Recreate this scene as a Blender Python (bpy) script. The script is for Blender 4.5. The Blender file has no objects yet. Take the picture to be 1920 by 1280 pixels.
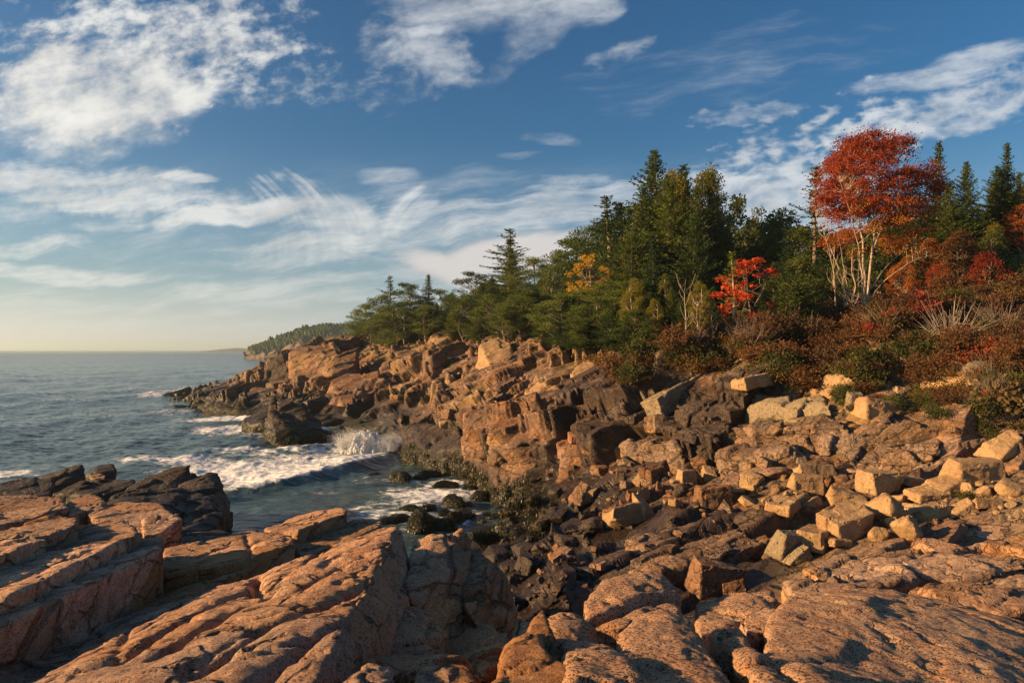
import bpy, bmesh, math, random
import numpy as np
from mathutils import Vector, Matrix
from mathutils.bvhtree import BVHTree

R = math.radians
scene = bpy.context.scene
COL = scene.collection

# ------------------------------------------------------------------ camera
CAM_Z = 10.0          # metres above the sea
F = 1280.0            # focal length in pixels of the 1920 wide photograph
HOR = 655.0           # row of the horizon
cam_data = bpy.data.cameras.new("camera")
cam_data.lens = 24.0
cam_data.sensor_width = 36.0
cam_data.shift_y = 15.0 / 1920.0
cam_data.clip_start = 0.1
cam_data.clip_end = 60000.0
cam = bpy.data.objects.new("camera", cam_data)
cam.location = (0, 0, CAM_Z)
cam.rotation_euler = (R(90), 0, 0)
COL.objects.link(cam)
scene.camera = cam

scene.view_settings.view_transform = 'Standard'
scene.view_settings.look = 'None'
scene.view_settings.gamma = 1.0
scene.view_settings.exposure = 1.12
scene.cycles.use_denoising = True
scene.cycles.max_bounces = 6
scene.cycles.diffuse_bounces = 4
scene.cycles.glossy_bounces = 3
scene.cycles.transmission_bounces = 4
scene.cycles.transparent_max_bounces = 6
scene.cycles.caustics_reflective = False
scene.cycles.caustics_refractive = False

# ------------------------------------------------------------------ sun
SUN_EL, SUN_AZ = 16.5, -100.0         # azimuth from the view direction (+Y), clockwise
sv = Vector((math.sin(R(SUN_AZ)) * math.cos(R(SUN_EL)), math.cos(R(SUN_AZ)) * math.cos(R(SUN_EL)), math.sin(R(SUN_EL))))
sun = bpy.data.lights.new("sun", 'SUN')
sun.energy = 5.0
sun.angle = R(0.55)
sun.color = (1.0, 0.61, 0.28)
sun_o = bpy.data.objects.new("sun", sun)
sun_o.rotation_euler = sv.to_track_quat('Z', 'Y').to_euler()
sun_o.location = (-30, -10, 30)
COL.objects.link(sun_o)

# ------------------------------------------------------------------ node maths helper
class NT:
    """tiny expression layer over a node tree"""
    def __init__(self, tree):
        self.t = tree
    def node(self, kind, **kw):
        n = self.t.nodes.new(kind)
        for k, v in kw.items():
            setattr(n, k, v)
        return n
    def link(self, a, b):
        if isinstance(a, V): a = a.s
        if isinstance(a, bpy.types.NodeSocket):
            self.t.links.new(a, b)
        else:
            b.default_value = a
    def math(self, op, *a, clamp=False):
        n = self.node('ShaderNodeMath', operation=op, use_clamp=clamp)
        for i, x in enumerate(a):
            self.link(x, n.inputs[i])
        return V(self, n.outputs[0])
    def combine(self, x, y, z=0.0):
        n = self.node('ShaderNodeCombineXYZ')
        for i, q in enumerate((x, y, z)): self.link(q, n.inputs[i])
        return n.outputs[0]
    def separate(self, v):
        n = self.node('ShaderNodeSeparateXYZ'); self.link(v, n.inputs[0])
        return [V(self, o) for o in n.outputs]
    def noise(self, vec, scale, detail=4, rough=0.55, dist=0.0, lac=2.0, color=False):
        n = self.node('ShaderNodeTexNoise'); n.noise_dimensions = '3D'
        self.link(vec, n.inputs['Vector'])
        n.inputs['Scale'].default_value = scale; n.inputs['Detail'].default_value = detail
        n.inputs['Roughness'].default_value = rough; n.inputs['Distortion'].default_value = dist
        n.inputs['Lacunarity'].default_value = lac
        return n.outputs['Color'] if color else V(self, n.outputs['Fac'])
    def voronoi(self, vec, scale, feature='F1', smooth=None):
        n = self.node('ShaderNodeTexVoronoi', feature=feature)
        self.link(vec, n.inputs['Vector']); n.inputs['Scale'].default_value = scale
        return V(self, n.outputs['Distance']), n.outputs.get('Color')
    def smooth(self, x, a, b, lo=0.0, hi=1.0):
        n = self.node('ShaderNodeMapRange', interpolation_type='SMOOTHSTEP')
        self.link(x, n.inputs[0])
        for i, q in enumerate((a, b, lo, hi)): self.link(q, n.inputs[i + 1])
        return V(self, n.outputs[0])
    def mix(self, f, a, b, blend='MIX'):
        n = self.node('ShaderNodeMix', data_type='RGBA', blend_type=blend)
        n.clamp_factor = True
        self.link(f, n.inputs[0])
        for x, i in ((a, 6), (b, 7)):
            if isinstance(x, (tuple, list)): n.inputs[i].default_value = (*x, 1) if len(x) == 3 else x
            else: self.link(x, n.inputs[i])
        return n.outputs[2]

class V:
    def __init__(self, nt, s): self.nt, self.s = nt, s
    def __add__(self, o): return self.nt.math('ADD', self, o)
    __radd__ = __add__
    def __sub__(self, o): return self.nt.math('SUBTRACT', self, o)
    def __rsub__(self, o): return self.nt.math('SUBTRACT', o, self)
    def __mul__(self, o): return self.nt.math('MULTIPLY', self, o)
    __rmul__ = __mul__
    def __truediv__(self, o): return self.nt.math('DIVIDE', self, o)
    def max(self, o): return self.nt.math('MAXIMUM', self, o)
    def min(self, o): return self.nt.math('MINIMUM', self, o)
    def pow(self, o): return self.nt.math('POWER', self, o)
    def clamp(self): return self.nt.math('ADD', self, 0.0, clamp=True)

# ------------------------------------------------------------------ sky
world = bpy.data.worlds.new("World")
scene.world = world
world.use_nodes = True
wt = world.node_tree
wt.nodes.clear()
N = NT(wt)
sky = N.node('ShaderNodeTexSky', sky_type='NISHITA', sun_disc=False)
sky.sun_elevation = R(SUN_EL)
sky.sun_rotation = R(SUN_AZ)
sky.altitude = 10
sky.air_density = 1.0
sky.dust_density = 1.6
sky.ozone_density = 2.2
geo = N.node('ShaderNodeTexCoord')
dx, dy, dz = N.separate(geo.outputs['Generated'])
ys = dy.max(0.02)
# direction in the sky: cx = degrees-like coordinate to the right, cy = height over the horizon (unit = 1000)
cx = dx / ys * 1.28 + 0.96          # 0..1.92 across the view
cy = dz / ys * 1.28                 # 0..0.655 up the view
front = N.smooth(dy, 0.02, 0.25)
warpn = N.node('ShaderNodeTexNoise'); warpn.inputs['Scale'].default_value = 5.0; warpn.inputs['Detail'].default_value = 3
N.link(N.combine(cx, cy, 0.3), warpn.inputs['Vector'])
wr, wg, wb = N.separate(warpn.outputs['Color'])
wx, wy = (wr - 0.5), (wg - 0.5)

def ell(px, py, rx, ry, ang=0.0, edge=0.55, wob=0.10):
    """soft ellipse in the sky, px,py counted like the photo's pixels"""
    a = R(ang)                       # positive = rises to the right
    X = cx - px / 1000.0 + wx * wob
    Y = cy - (HOR - py) / 1000.0 + wy * wob
    u = (X * math.cos(a) + Y * math.sin(a)) / (rx / 1000.0)
    v = (Y * math.cos(a) - X * math.sin(a)) / (ry / 1000.0)
    d = N.math('SQRT', u * u + v * v)
    return N.smooth(d, 1.28, 0.30) if edge == 1.0 else N.smooth(d, 1.0, 1.0 - edge)
def rot(ang, sx, sy, z=0.0, wob=0.0):
    a = R(ang)
    X = cx + wx * wob; Y = cy + wy * wob
    return N.combine((X * math.cos(a) + Y * math.sin(a)) * sx, (Y * math.cos(a) - X * math.sin(a)) * sy, z)

puff = N.noise(rot(12, 1.0, 1.35, 0.0, 0.02), 26, 6, 0.62)              # small cloudlets
puff2 = N.noise(rot(12, 0.75, 1.5, 5.0, 0.05), 11, 5, 0.6)
broad = N.noise(rot(10, 1, 1.6, 3.1), 4.5, 6, 0.62)
cir = N.noise(rot(8, 1.0, 6.0, 3.0, 0.06), 5.0, 9, 0.70)                # long streaks
fine = N.noise(rot(4, 1.0, 9.0, 7.0, 0.06), 14.0, 5, 0.6)
# combed plumes: streaks running steeply, bending to the left at the top
bend = (cy - 0.24) * (cy - 0.24) * 5.0
comb = N.noise(N.combine((cx + bend + (cy - 0.22) * 0.45 + wx * 0.02) * 1.0, cy * 0.16, 1.7), 40.0, 4, 0.58)
comb2 = N.noise(N.combine((cx - bend - (cy - 0.22) * 0.55 + wx * 0.02) * 1.0, cy * 0.16, 4.7), 24.0, 3, 0.5)

def lay(mask, n, lo, hi, k=1.0, fall=0.42):
    """cloud whose edge is eaten away by its own noise where the mask thins"""
    return N.smooth(n + (mask - 1.0) * fall, lo, hi) * k

D = []
pm = puff * 0.5 + puff2 * 0.5
D.append(lay(ell(255, 115, 500, 260, 12, 1.0, 0.22), pm, 0.36, 0.62, 0.9, 0.62))
D.append(lay(ell(190, 190, 330, 150, 6, 1.0, 0.14), puff2 * 0.6 + broad * 0.4, 0.22, 0.60, 0.9, 0.55))
D.append(lay(ell(480, 150, 330, 130, 14, 1.0, 0.15), puff * 0.75 + puff2 * 0.25, 0.42, 0.70, 0.5, 0.5))
D.append(lay(ell(910, -20, 340, 125, 2, 1.0, 0.2), broad * 0.5 + cir * 0.3 + puff2 * 0.2, 0.30, 0.66, 0.85, 0.55))
D.append(lay(ell(1010, 60, 250, 70, 30, 1.0, 0.16), puff2 * 0.5 + broad * 0.5, 0.34, 0.66, 0.6, 0.5))
D.append(lay(ell(790, 90, 200, 100, -14, 1.0, 0.2), puff2 * 0.6 + puff * 0.4, 0.36, 0.66, 0.6, 0.5))
D.append(lay(ell(1160, 105, 110, 36, 22, 1.0, 0.06), puff2, 0.34, 0.66, 0.6, 0.5))
D.append(lay(ell(720, 170, 260, 60, 10, 1.0, 0.2), puff * 0.6 + cir * 0.4, 0.44, 0.70, 0.3, 0.4))
# the long streak on the left
D.append(lay(ell(160, 352, 480, 66, -5, 1.0, 0.08), cir * 0.55 + puff * 0.45, 0.28, 0.62, 0.75, 0.5))
D.append(lay(ell(110, 400, 380, 50, -2, 1.0, 0.10), cir * 0.6 + puff * 0.4, 0.40, 0.68, 0.4, 0.45))
D.append(lay(ell(352, 334, 90, 14, -4, 1.0, 0.02), cir, 0.2, 0.55, 0.65, 0.5))
D.append(lay(ell(430, 400, 230, 34, 6, 1.0, 0.05), cir * 0.6 + puff * 0.4, 0.20, 0.55, 0.85, 0.6))
# combed plumes
cs = comb * 0.8 + fine * 0.2
D.append(lay(ell(545, 362, 165, 66, -12, 1.0, 0.05), cs * 0.75 + puff * 0.25, 0.42, 0.68, 0.80, 0.5))
D.append(lay(ell(600, 398, 170, 62, -6, 1.0, 0.05), comb * 0.35 + broad * 0.35 + cir * 0.3, 0.26, 0.62, 0.85, 0.55))
D.append(lay(ell(740, 396, 130, 64, 16, 1.0, 0.04), comb2 * 0.7 + fine * 0.3, 0.38, 0.64, 0.8, 0.5))
# wide band of cirrus across the middle
D.append(lay(ell(830, 428, 560, 74, 5, 1.0, 0.10), cir * 0.7 + broad * 0.3, 0.32, 0.72, 0.75, 0.5))
D.append(lay(ell(1120, 385, 480, 80, 10, 1.0, 0.12), cir * 0.5 + fine * 0.3 + broad * 0.2, 0.30, 0.64, 0.75, 0.5))
D.append(lay(ell(860, 360, 330, 70, 8, 1.0, 0.12), cir * 0.7 + broad * 0.3, 0.42, 0.78, 0.4, 0.45))
D.append(lay(ell(560, 470, 270, 56, 6, 1.0, 0.06), cir * 0.5 + comb * 0.25 + broad * 0.25, 0.28, 0.62, 0.75, 0.55))
D.append(lay(ell(1032, 262, 120, 22, -2, 1.0, 0.07), cir * 0.6 + puff2 * 0.4, 0.36, 0.80, 0.8, 0.45))
D.append(lay(ell(975, 294, 80, 16, 2, 1.0, 0.06), cir, 0.40, 0.80, 0.5, 0.4))
D.append(lay(ell(725, 334, 95, 28, 2, 1.0, 0.06), broad * 0.6 + cir * 0.4, 0.32, 0.74, 0.75, 0.5))
D.append(lay(ell(1100, 345, 170, 34, 4, 1.0, 0.06), cir * 0.7 + puff * 0.3, 0.34, 0.66, 0.6, 0.5))
# mackerel field on the right
mk = mack = N.noise(rot(9, 1.0, 1.9, 9.0, 0.03), 24, 3, 0.5)
D.append(lay(ell(1500, 330, 430, 210, 24, 1.0, 0.14), mack * 0.75 + broad * 0.25, 0.40, 0.62, 0.8, 0.55))
D.append(lay(ell(1400, 420, 420, 150, 6, 1.0, 0.10), mack * 0.4 + broad * 0.3 + cir * 0.3, 0.26, 0.60, 0.72, 0.55))
D.append(lay(ell(1760, 215, 380, 80, 18, 1.0, 0.10), mack * 0.5 + puff2 * 0.5, 0.32, 0.60, 0.8, 0.55))
D.append(lay(ell(1800, 125, 330, 46, 13, 1.0, 0.08), cir * 0.55 + puff2 * 0.45, 0.30, 0.62, 0.8, 0.55))
D.append(lay(ell(1400, 215, 200, 40, 6, 1.0, 0.08), mack * 0.7 + cir * 0.3, 0.40, 0.66, 0.5, 0.45))
D.append(lay(ell(1380, 120, 560, 130, 10, 1.0, 0.14), cir * 0.7 + broad * 0.3, 0.42, 0.78, 0.30, 0.35))
# low streaks over the sea
D.append(lay(ell(90, 512, 330, 30, -2, 1.0, 0.06), cir * 0.7 + puff * 0.3, 0.28, 0.62, 0.7, 0.5))
D.append(lay(ell(50, 462, 200, 26, 10, 1.0, 0.08), cir * 0.7 + puff * 0.3, 0.30, 0.62, 0.7, 0.5))
D.append(lay(ell(620, 545, 620, 60, 2, 1.0, 0.10), cir * 0.7 + broad * 0.3, 0.32, 0.66, 0.55, 0.45))
D.append(N.smooth(cir, 0.42, 0.72) * N.smooth(cy, 0.40, 0.10) * N.smooth(cy, -0.01, 0.06) * 0.4)

inv = None
for d in D:
    k = 1.0 - d.clamp()
    inv = k if inv is None else inv * k
dens = (1.0 - inv) * front
# the smooth peach cloud low over the headland
mF = ell(980, 480, 320, 56, 6, 0.7, 0.05)
mF2 = ell(850, 505, 165, 44, -20, 0.75, 0.03)
peach = N.smooth(mF.max(mF2) * 0.50 + broad * 0.30 + cir * 0.25, 0.32, 0.78) * 0.9 * front

# other directions of the dome: loose streaks, so reflections and side views have a sky too
back = N.noise(N.combine(dx * 2, dy * 2, dz * 6.0), 1.6, 6, 0.6)
dens = dens.max(N.smooth(back, 0.55, 0.82) * (1.0 - front) * 0.35)

hazef = N.smooth(dz, 0.30, 0.0)
hazeb = N.smooth(dz, 0.11, -0.01)
west = N.smooth(cx, 1.5, -0.2)
SKY_STRENGTH = 0.050
base = N.node('ShaderNodeHueSaturation')
base.inputs['Saturation'].default_value = 1.28
base.inputs['Value'].default_value = 1.0
N.link(sky.outputs[0], base.inputs['Color'])
c = N.mix(1.0, base.outputs[0], (0.60, 0.92, 1.02), 'MULTIPLY')
ccol = N.mix(west, (7.0, 7.3, 7.5), (9.2, 8.9, 8.2))
shade = N.smooth(puff2 * 0.5 + broad * 0.5, 0.35, 0.65, 0.80, 1.06)
ccol2 = N.node('ShaderNodeMix', data_type='RGBA', blend_type='MULTIPLY'); ccol2.inputs[0].default_value = 1
N.link(ccol, ccol2.inputs[6]); N.link(N.combine(shade, shade, shade), ccol2.inputs[7])
c = N.mix(hazef * 0.45, c, (4.9, 5.9, 6.5))
c = N.mix((dens * 0.98).clamp(), c, ccol2.outputs[2])
c = N.mix(peach, c, (7.6, 7.0, 6.6))
c = N.mix(hazeb * 0.75, c, N.mix(west, (5.4, 5.7, 5.9), (9.2, 8.8, 8.2)))
c = N.mix(1.0, c, (0.92, 0.93, 0.95), 'MULTIPLY')
bg = N.node('ShaderNodeBackground'); bg.inputs['Strength'].default_value = SKY_STRENGTH
c = N.mix(N.smooth(dz, -0.004, -0.05), c, (0.35, 0.42, 0.45))
N.link(c, bg.inputs['Color'])
outw = N.node('ShaderNodeOutputWorld')
N.link(bg.outputs[0], outw.inputs['Surface'])
world.cycles.sampling_method = 'MANUAL'
world.cycles.sample_map_resolution = 512
# ================================================================== helpers
def P(x, y, d):
    """world point seen at photo pixel x,y at d metres"""
    return np.array([(x - 960.0) / F * d, d, CAM_Z - (y - HOR) / F * d])

def hash3(ix, iy, iz, seed):
    h = (ix.astype(np.int64) * 374761393 + iy.astype(np.int64) * 668265263 + iz.astype(np.int64) * 2147483647 + seed * 144665) & 0xffffffff
    h = ((h ^ (h >> 13)) * 1274126177) & 0xffffffff
    h = ((h ^ (h >> 15)) * 2246822519) & 0xffffffff
    return (h ^ (h >> 16)) & 0xffffffff

def rnd(ix, iy, iz, seed):
    return hash3(ix, iy, iz, seed) / 4294967295.0

def vnoise(p, seed=0):
    """smooth value noise, -1..1"""
    i = np.floor(p).astype(np.int64); f = p - i
    f = f * f * f * (f * (f * 6 - 15) + 10)
    r = 0
    for a in (0, 1):
        wa = f[:, 0] if a else 1 - f[:, 0]
        for b in (0, 1):
            wb_ = f[:, 1] if b else 1 - f[:, 1]
            for c_ in (0, 1):
                wc = f[:, 2] if c_ else 1 - f[:, 2]
                r = r + wa * wb_ * wc * rnd(i[:, 0] + a, i[:, 1] + b, i[:, 2] + c_, seed)
    return r * 2 - 1

def fbm(p, octaves=4, seed=0, gain=0.5, lac=2.03):
    a = 1.0; s = 0; t = 0
    for o in range(octaves):
        s = s + a * vnoise(p + 17.3 * o, seed + o); t += a
        a *= gain; p = p * lac
    return s / t

def cells(p, seed=0, jit=0.8, norm=4.0):
    """Worley cells: (cell random ids (n,3 ints), vector to seed, F1, F2)"""
    i = np.floor(p).astype(np.int64)
    n = len(p)
    best = np.full(n, 1e9); second = np.full(n, 1e9)
    bid = np.zeros((n, 3), np.int64); bv = np.zeros((n, 3))
    for a in (-1, 0, 1):
        for b in (-1, 0, 1):
            for c_ in (-1, 0, 1):
                ca = i + np.array([a, b, c_])
                s = np.stack([rnd(ca[:, 0], ca[:, 1], ca[:, 2], seed + k) for k in range(3)], 1)
                v = p - (ca + 0.5 + (s - 0.5) * jit)
                d = (np.abs(v) ** norm).sum(1) ** (1.0 / norm)
                m = d < best
                second = np.where(m, best, np.minimum(second, d))
                best = np.where(m, d, best)
                bid[m] = ca[m]; bv[m] = v[m]
    return bid, bv, best, second

def blocks(p, frame, cell, amp, tilt=0.5, crack=0.0, crack_w=0.08, seed=0, warp=0.15, norm=8.0, jit=0.6, lean=(0.9, -0.5)):
    """scalar displacement of jointed rock: each joint block has its own height and tilt"""
    q = (p @ frame.T) / np.array(cell)
    q = q + warp * np.stack([vnoise(q * 0.6, seed + 50), vnoise(q * 0.6 + 9.1, seed + 51), vnoise(q * 0.6 + 4.4, seed + 52)], 1)
    bid, bv, f1, f2 = cells(q, seed, jit, norm)
    off = rnd(bid[:, 0], bid[:, 1], bid[:, 2], seed + 7) - 0.5
    t = np.stack([rnd(bid[:, 0], bid[:, 1], bid[:, 2], seed + 8 + k) for k in range(3)], 1) - 0.5
    d = 2 * amp * off + (t * bv).sum(1) * 2 * tilt * amp + amp * (lean[0] * bv[:, 0] + lean[1] * bv[:, 1])
    if crack:
        e = np.clip((f2 - f1) / crack_w, 0, 1)
        d = d - crack * (1 - e * e * (3 - 2 * e))
    return d

def frame_from(normal, strike):
    n = np.array(normal, float); n /= np.linalg.norm(n)
    s = np.array(strike, float); s -= n * s.dot(n); s /= np.linalg.norm(s)
    return np.array([s, np.cross(n, s), n])

# bedding of the granite sheets: they fall away to the left and a little to the back
BED = frame_from((-0.30, -0.10, 1.0), (1.0, 0.55, 0.0))

def mesh_np(name, verts, faces, mat=None, smooth=False, attrs=None):
    """faces: (n,3) or (n,4) int array"""
    me = bpy.data.meshes.new(name)
    verts = np.asarray(verts, np.float32); faces = np.asarray(faces, np.int32)
    k = faces.shape[1]
    me.vertices.add(len(verts)); me.vertices.foreach_set('co', verts.ravel())
    me.loops.add(faces.size); me.loops.foreach_set('vertex_index', faces.ravel())
    me.polygons.add(len(faces))
    me.polygons.foreach_set('loop_start', np.arange(0, faces.size, k, dtype=np.int32))
    me.polygons.foreach_set('loop_total', np.full(len(faces), k, np.int32))
    if smooth: me.polygons.foreach_set('use_smooth', np.ones(len(faces), bool))
    if attrs:
        for an, av in attrs.items():
            a = me.attributes.new(an, 'FLOAT', 'POINT'); a.data.foreach_set('value', np.asarray(av, np.float32))
    me.update(calc_edges=True)
    if mat: me.materials.append(mat)
    return me

def link(name, me, parent=None, loc=None):
    o = bpy.data.objects.new(name, me); COL.objects.link(o)
    if parent is not None: o.parent = parent
    if loc is not None: o.location = loc
    return o

def tag(o, label=None, cat=None, group=None, kind=None):
    if label: o['label'] = label
    if cat: o['category'] = cat
    if group: o['group'] = group
    if kind: o['kind'] = kind
    return o

def grid_faces(nr, nc):
    i = np.arange(nr * nc).reshape(nr, nc)
    return np.stack([i[:-1, :-1], i[:-1, 1:], i[1:, 1:], i[1:, :-1]], -1).reshape(-1, 4)

def grid_normals(Pn):
    du = np.gradient(Pn, axis=1); dv = np.gradient(Pn, axis=0)
    n = np.cross(du, dv); n /= np.linalg.norm(n, axis=2, keepdims=True) + 1e-12
    return n

def mesh_to_np(me):
    v = np.empty(len(me.vertices) * 3, np.float32); me.vertices.foreach_get('co', v)
    nn = np.empty(len(me.vertices) * 3, np.float32); me.vertices.foreach_get('normal', nn)
    return v.reshape(-1, 3).astype(float), nn.reshape(-1, 3).astype(float)

def voxelize(verts, faces, size, smooth_it=2):
    """closed solid -> even fine mesh with softened edges"""
    me = bpy.data.meshes.new('tmp'); me.from_pydata([tuple(v) for v in verts], [], faces)
    bm = bmesh.new(); bm.from_mesh(me); bmesh.ops.recalc_face_normals(bm, faces=bm.faces); bm.to_mesh(me); bm.free()
    o = bpy.data.objects.new('tmp', me); COL.objects.link(o)
    r = o.modifiers.new('r', 'REMESH'); r.mode = 'VOXEL'; r.voxel_size = size
    if smooth_it:
        s = o.modifiers.new('s', 'SMOOTH'); s.factor = 0.5; s.iterations = smooth_it
    dg = bpy.context.evaluated_depsgraph_get()
    ev = o.evaluated_get(dg)
    out = bpy.data.meshes.new_from_object(ev)
    bpy.data.objects.remove(o); bpy.data.meshes.remove(me)
    return out

def resample(poly, n):
    poly = np.asarray(poly, float)
    d = np.r_[0, np.cumsum(np.linalg.norm(np.diff(poly, axis=0), axis=1))]
    t = np.linspace(0, d[-1], n)
    return np.stack([np.interp(t, d, poly[:, k]) for k in range(poly.shape[1])], 1)

def ss(x, a, b):
    t = np.clip((x - a) / (b - a), 0, 1); return t * t * (3 - 2 * t)
# ================================================================== materials
def new_mat(name):
    m = bpy.data.materials.new(name); m.use_nodes = True
    m.node_tree.nodes.clear()
    n = NT(m.node_tree)
    b = n.node('ShaderNodeBsdfPrincipled'); o = n.node('ShaderNodeOutputMaterial')
    m.node_tree.links.new(b.outputs[0], o.inputs['Surface'])
    return m, n, b, o

def bump(n, b, height, strength, dist, prev=None):
    k = n.node('ShaderNodeBump'); k.inputs['Strength'].default_value = strength; k.inputs['Distance'].default_value = dist
    n.link(height, k.inputs['Height'])
    if prev is not None: n.link(prev, k.inputs['Normal'])
    return k.outputs[0]

def rock_mat(name, c1, c2, c3, speck=45.0, speck_amt=0.5, tide=0.0, weed=0.0, grain=1.0, lichen=0.35, soil=False, scale=1.0, yellow=0.0, wet_shade=False, cracks=0.0, crs=1.0, dk=0.72):
    """jointed granite: patches of colour, crystals, lichen, wet and weeded band above the sea"""
    m, n, b, o = new_mat(name)
    g = n.node('ShaderNodeNewGeometry'); pos = g.outputs['Position']
    px_, py_, pz_ = n.separate(pos)
    big = n.noise(pos, 0.22 * scale, 3, 0.6)
    med = n.noise(pos, 1.3 * scale, 5, 0.62)
    sml = n.noise(pos, 7.0 * scale, 5, 0.65)
    col = n.mix(n.smooth(med + (big - 0.5) * 0.7, 0.36, 0.62), c1, c2)
    col = n.mix(n.smooth(sml * 0.6 + big * 0.5, 0.50, 0.72) * 0.75, col, c3)
    if yellow:
        yl = n.noise(pos, 0.16, 3, 0.6)
        col = n.mix(n.smooth(yl, 0.50, 0.66) * yellow, col, (0.30, 0.20, 0.085))
    # crystals
    vd, vc = n.voronoi(pos, speck)
    hs = n.node('ShaderNodeSeparateColor'); n.link(vc, hs.inputs[0])
    cr = V(n, hs.outputs[0])
    col = n.mix(n.smooth(cr, dk, dk + 0.12) * speck_amt, col, (0.022, 0.018, 0.016))
    col = n.mix(n.smooth(cr, 0.24, 0.12) * speck_amt * 0.8, col, (0.38, 0.29, 0.21))
    # dark lichen and water stains
    st = n.noise(n.combine(px_ * 1.0, py_ * 1.0, pz_ * 0.35), 0.9, 6, 0.7)
    col = n.mix(n.smooth(st, 0.57, 0.74) * lichen, col, (0.042, 0.036, 0.026))
    rough = 0.82
    if tide:
        e = n.noise(pos, 0.35, 4, 0.6)
        zz = pz_ + (e - 0.5) * 3.2
        wet = n.smooth(zz, tide + 1.2, tide - 0.6)
        col = n.mix(wet * 0.88, col, (0.020, 0.015, 0.012))
        rough = 0.82 - wet * 0.35
        if weed:
            e2 = n.noise(pos, 2.2, 5, 0.7)
            z2 = pz_ + (e - 0.5) * 1.6 + (e2 - 0.5) * 1.6
            wd = n.smooth(z2, weed + 0.5, weed - 0.3)
            up = n.noise(pos, 9.0, 4, 0.7)
            wcol = n.mix(n.smooth(up, 0.4, 0.65), (0.022, 0.022, 0.006), (0.085, 0.07, 0.014))
            col = n.mix(wd * 0.95, col, wcol)
    if wet_shade:  # darkens wet rock and paints the cliff's shade into the colour
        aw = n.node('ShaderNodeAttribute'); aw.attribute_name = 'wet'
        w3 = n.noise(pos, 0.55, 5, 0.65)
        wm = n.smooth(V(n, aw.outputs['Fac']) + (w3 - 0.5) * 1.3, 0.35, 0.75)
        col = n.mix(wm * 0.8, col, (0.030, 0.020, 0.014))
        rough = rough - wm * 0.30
    if soil:
        at = n.node('ShaderNodeAttribute'); at.attribute_name = 'veg'
        vg = V(n, at.outputs['Fac'])
        s1 = n.noise(pos, 1.1, 5, 0.7)
        vm = n.smooth(vg + (s1 - 0.5) * 0.9, 0.42, 0.6)
        s2 = n.noise(pos, 5.0, 4, 0.7)
        scol = n.mix(n.smooth(s2, 0.35, 0.6), (0.030, 0.034, 0.012), (0.095, 0.055, 0.022))
        col = n.mix(vm, col, scol)
    if cracks:
        # weathered joints: a bedding-wise net of fine dark seams
        s0, t0, n0 = [np.array(q) for q in BED]
        def dotv(v_): return px_ * float(v_[0]) + py_ * float(v_[1]) + pz_ * float(v_[2])
        wv = n.noise(pos, 0.7 * crs, 4, 0.6)
        wv2 = n.noise(pos, 2.3 * crs, 4, 0.6)
        cv = n.combine(dotv(s0) * 0.45 + wv * 1.1, dotv(t0) * 0.8 + wv2 * 0.5, dotv(n0) * 1.7 + wv * 0.9)
        e1 = n.node('ShaderNodeTexVoronoi', feature='DISTANCE_TO_EDGE'); n.link(cv, e1.inputs['Vector']); e1.inputs['Scale'].default_value = 0.95 * crs
        e2 = n.node('ShaderNodeTexVoronoi', feature='DISTANCE_TO_EDGE'); n.link(cv, e2.inputs['Vector']); e2.inputs['Scale'].default_value = 3.1 * crs
        ck = (n.smooth(V(n, e1.outputs['Distance']), 0.030, 0.0) * n.smooth(wv, 0.36, 0.56)).max(n.smooth(V(n, e2.outputs['Distance']), 0.05, 0.0) * 0.6 * n.smooth(wv2, 0.40, 0.60))
        col = n.mix(ck * cracks, col, (0.018, 0.014, 0.010))
        tone = n.node('ShaderNodeTexVoronoi', feature='F1'); n.link(cv, tone.inputs['Vector']); tone.inputs['Scale'].default_value = 0.95 * crs
        hsv = n.node('ShaderNodeHueSaturation'); n.link(col, hsv.inputs['Color'])
        ts = n.node('ShaderNodeSeparateColor'); n.link(tone.outputs['Color'], ts.inputs[0])
        n.link(n.smooth(V(n, ts.outputs[0]), 0.0, 1.0, 0.72, 1.25), hsv.inputs['Value'])
        n.link(n.smooth(V(n, ts.outputs[1]), 0.0, 1.0, 0.85, 1.12), hsv.inputs['Saturation'])
        col = hsv.outputs[0]
    n.link(col, b.inputs['Base Color'])
    n.link(rough, b.inputs['Roughness'])
    b.inputs['Specular IOR Level'].default_value = 0.35
    h1 = bump(n, b, n.noise(pos, 6.0 * scale, 8, 0.72), 0.55 * grain, 0.12 / scale)
    h2 = bump(n, b, n.noise(pos, speck * 0.7, 4, 0.7), 0.55 * grain, 0.35 / speck, h1)
    if cracks: h2 = bump(n, b, 1.0 - ck, 0.9, 0.10 / crs, h2)
    m.node_tree.links.new(h2, b.inputs['Normal'])
    return m

M = {}
M['shore'] = rock_mat('granite_shore', (0.215, 0.115, 0.064), (0.105, 0.056, 0.034), (0.30, 0.195, 0.105), speck=9, speck_amt=0.25, tide=3.1, weed=1.0, soil=True, yellow=0.6, lichen=0.6, wet_shade=True, cracks=0.75)
M['near'] = rock_mat('granite_near', (0.52, 0.265, 0.120), (0.40, 0.180, 0.072), (0.58, 0.36, 0.20), speck=115, speck_amt=0.65, lichen=0.30, grain=1.2, cracks=0.28, crs=0.7, dk=0.70)
M['near_right'] = rock_mat('granite_coarse', (0.52, 0.275, 0.135), (0.42, 0.205, 0.095), (0.60, 0.40, 0.24), speck=88, speck_amt=0.85, lichen=0.35, grain=1.3, dk=0.66)
M['mid'] = rock_mat('granite_mid', (0.38, 0.21, 0.11), (0.27, 0.14, 0.07), (0.45, 0.29, 0.165), speck=22, speck_amt=0.4, lichen=0.5, cracks=0.5)
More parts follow.
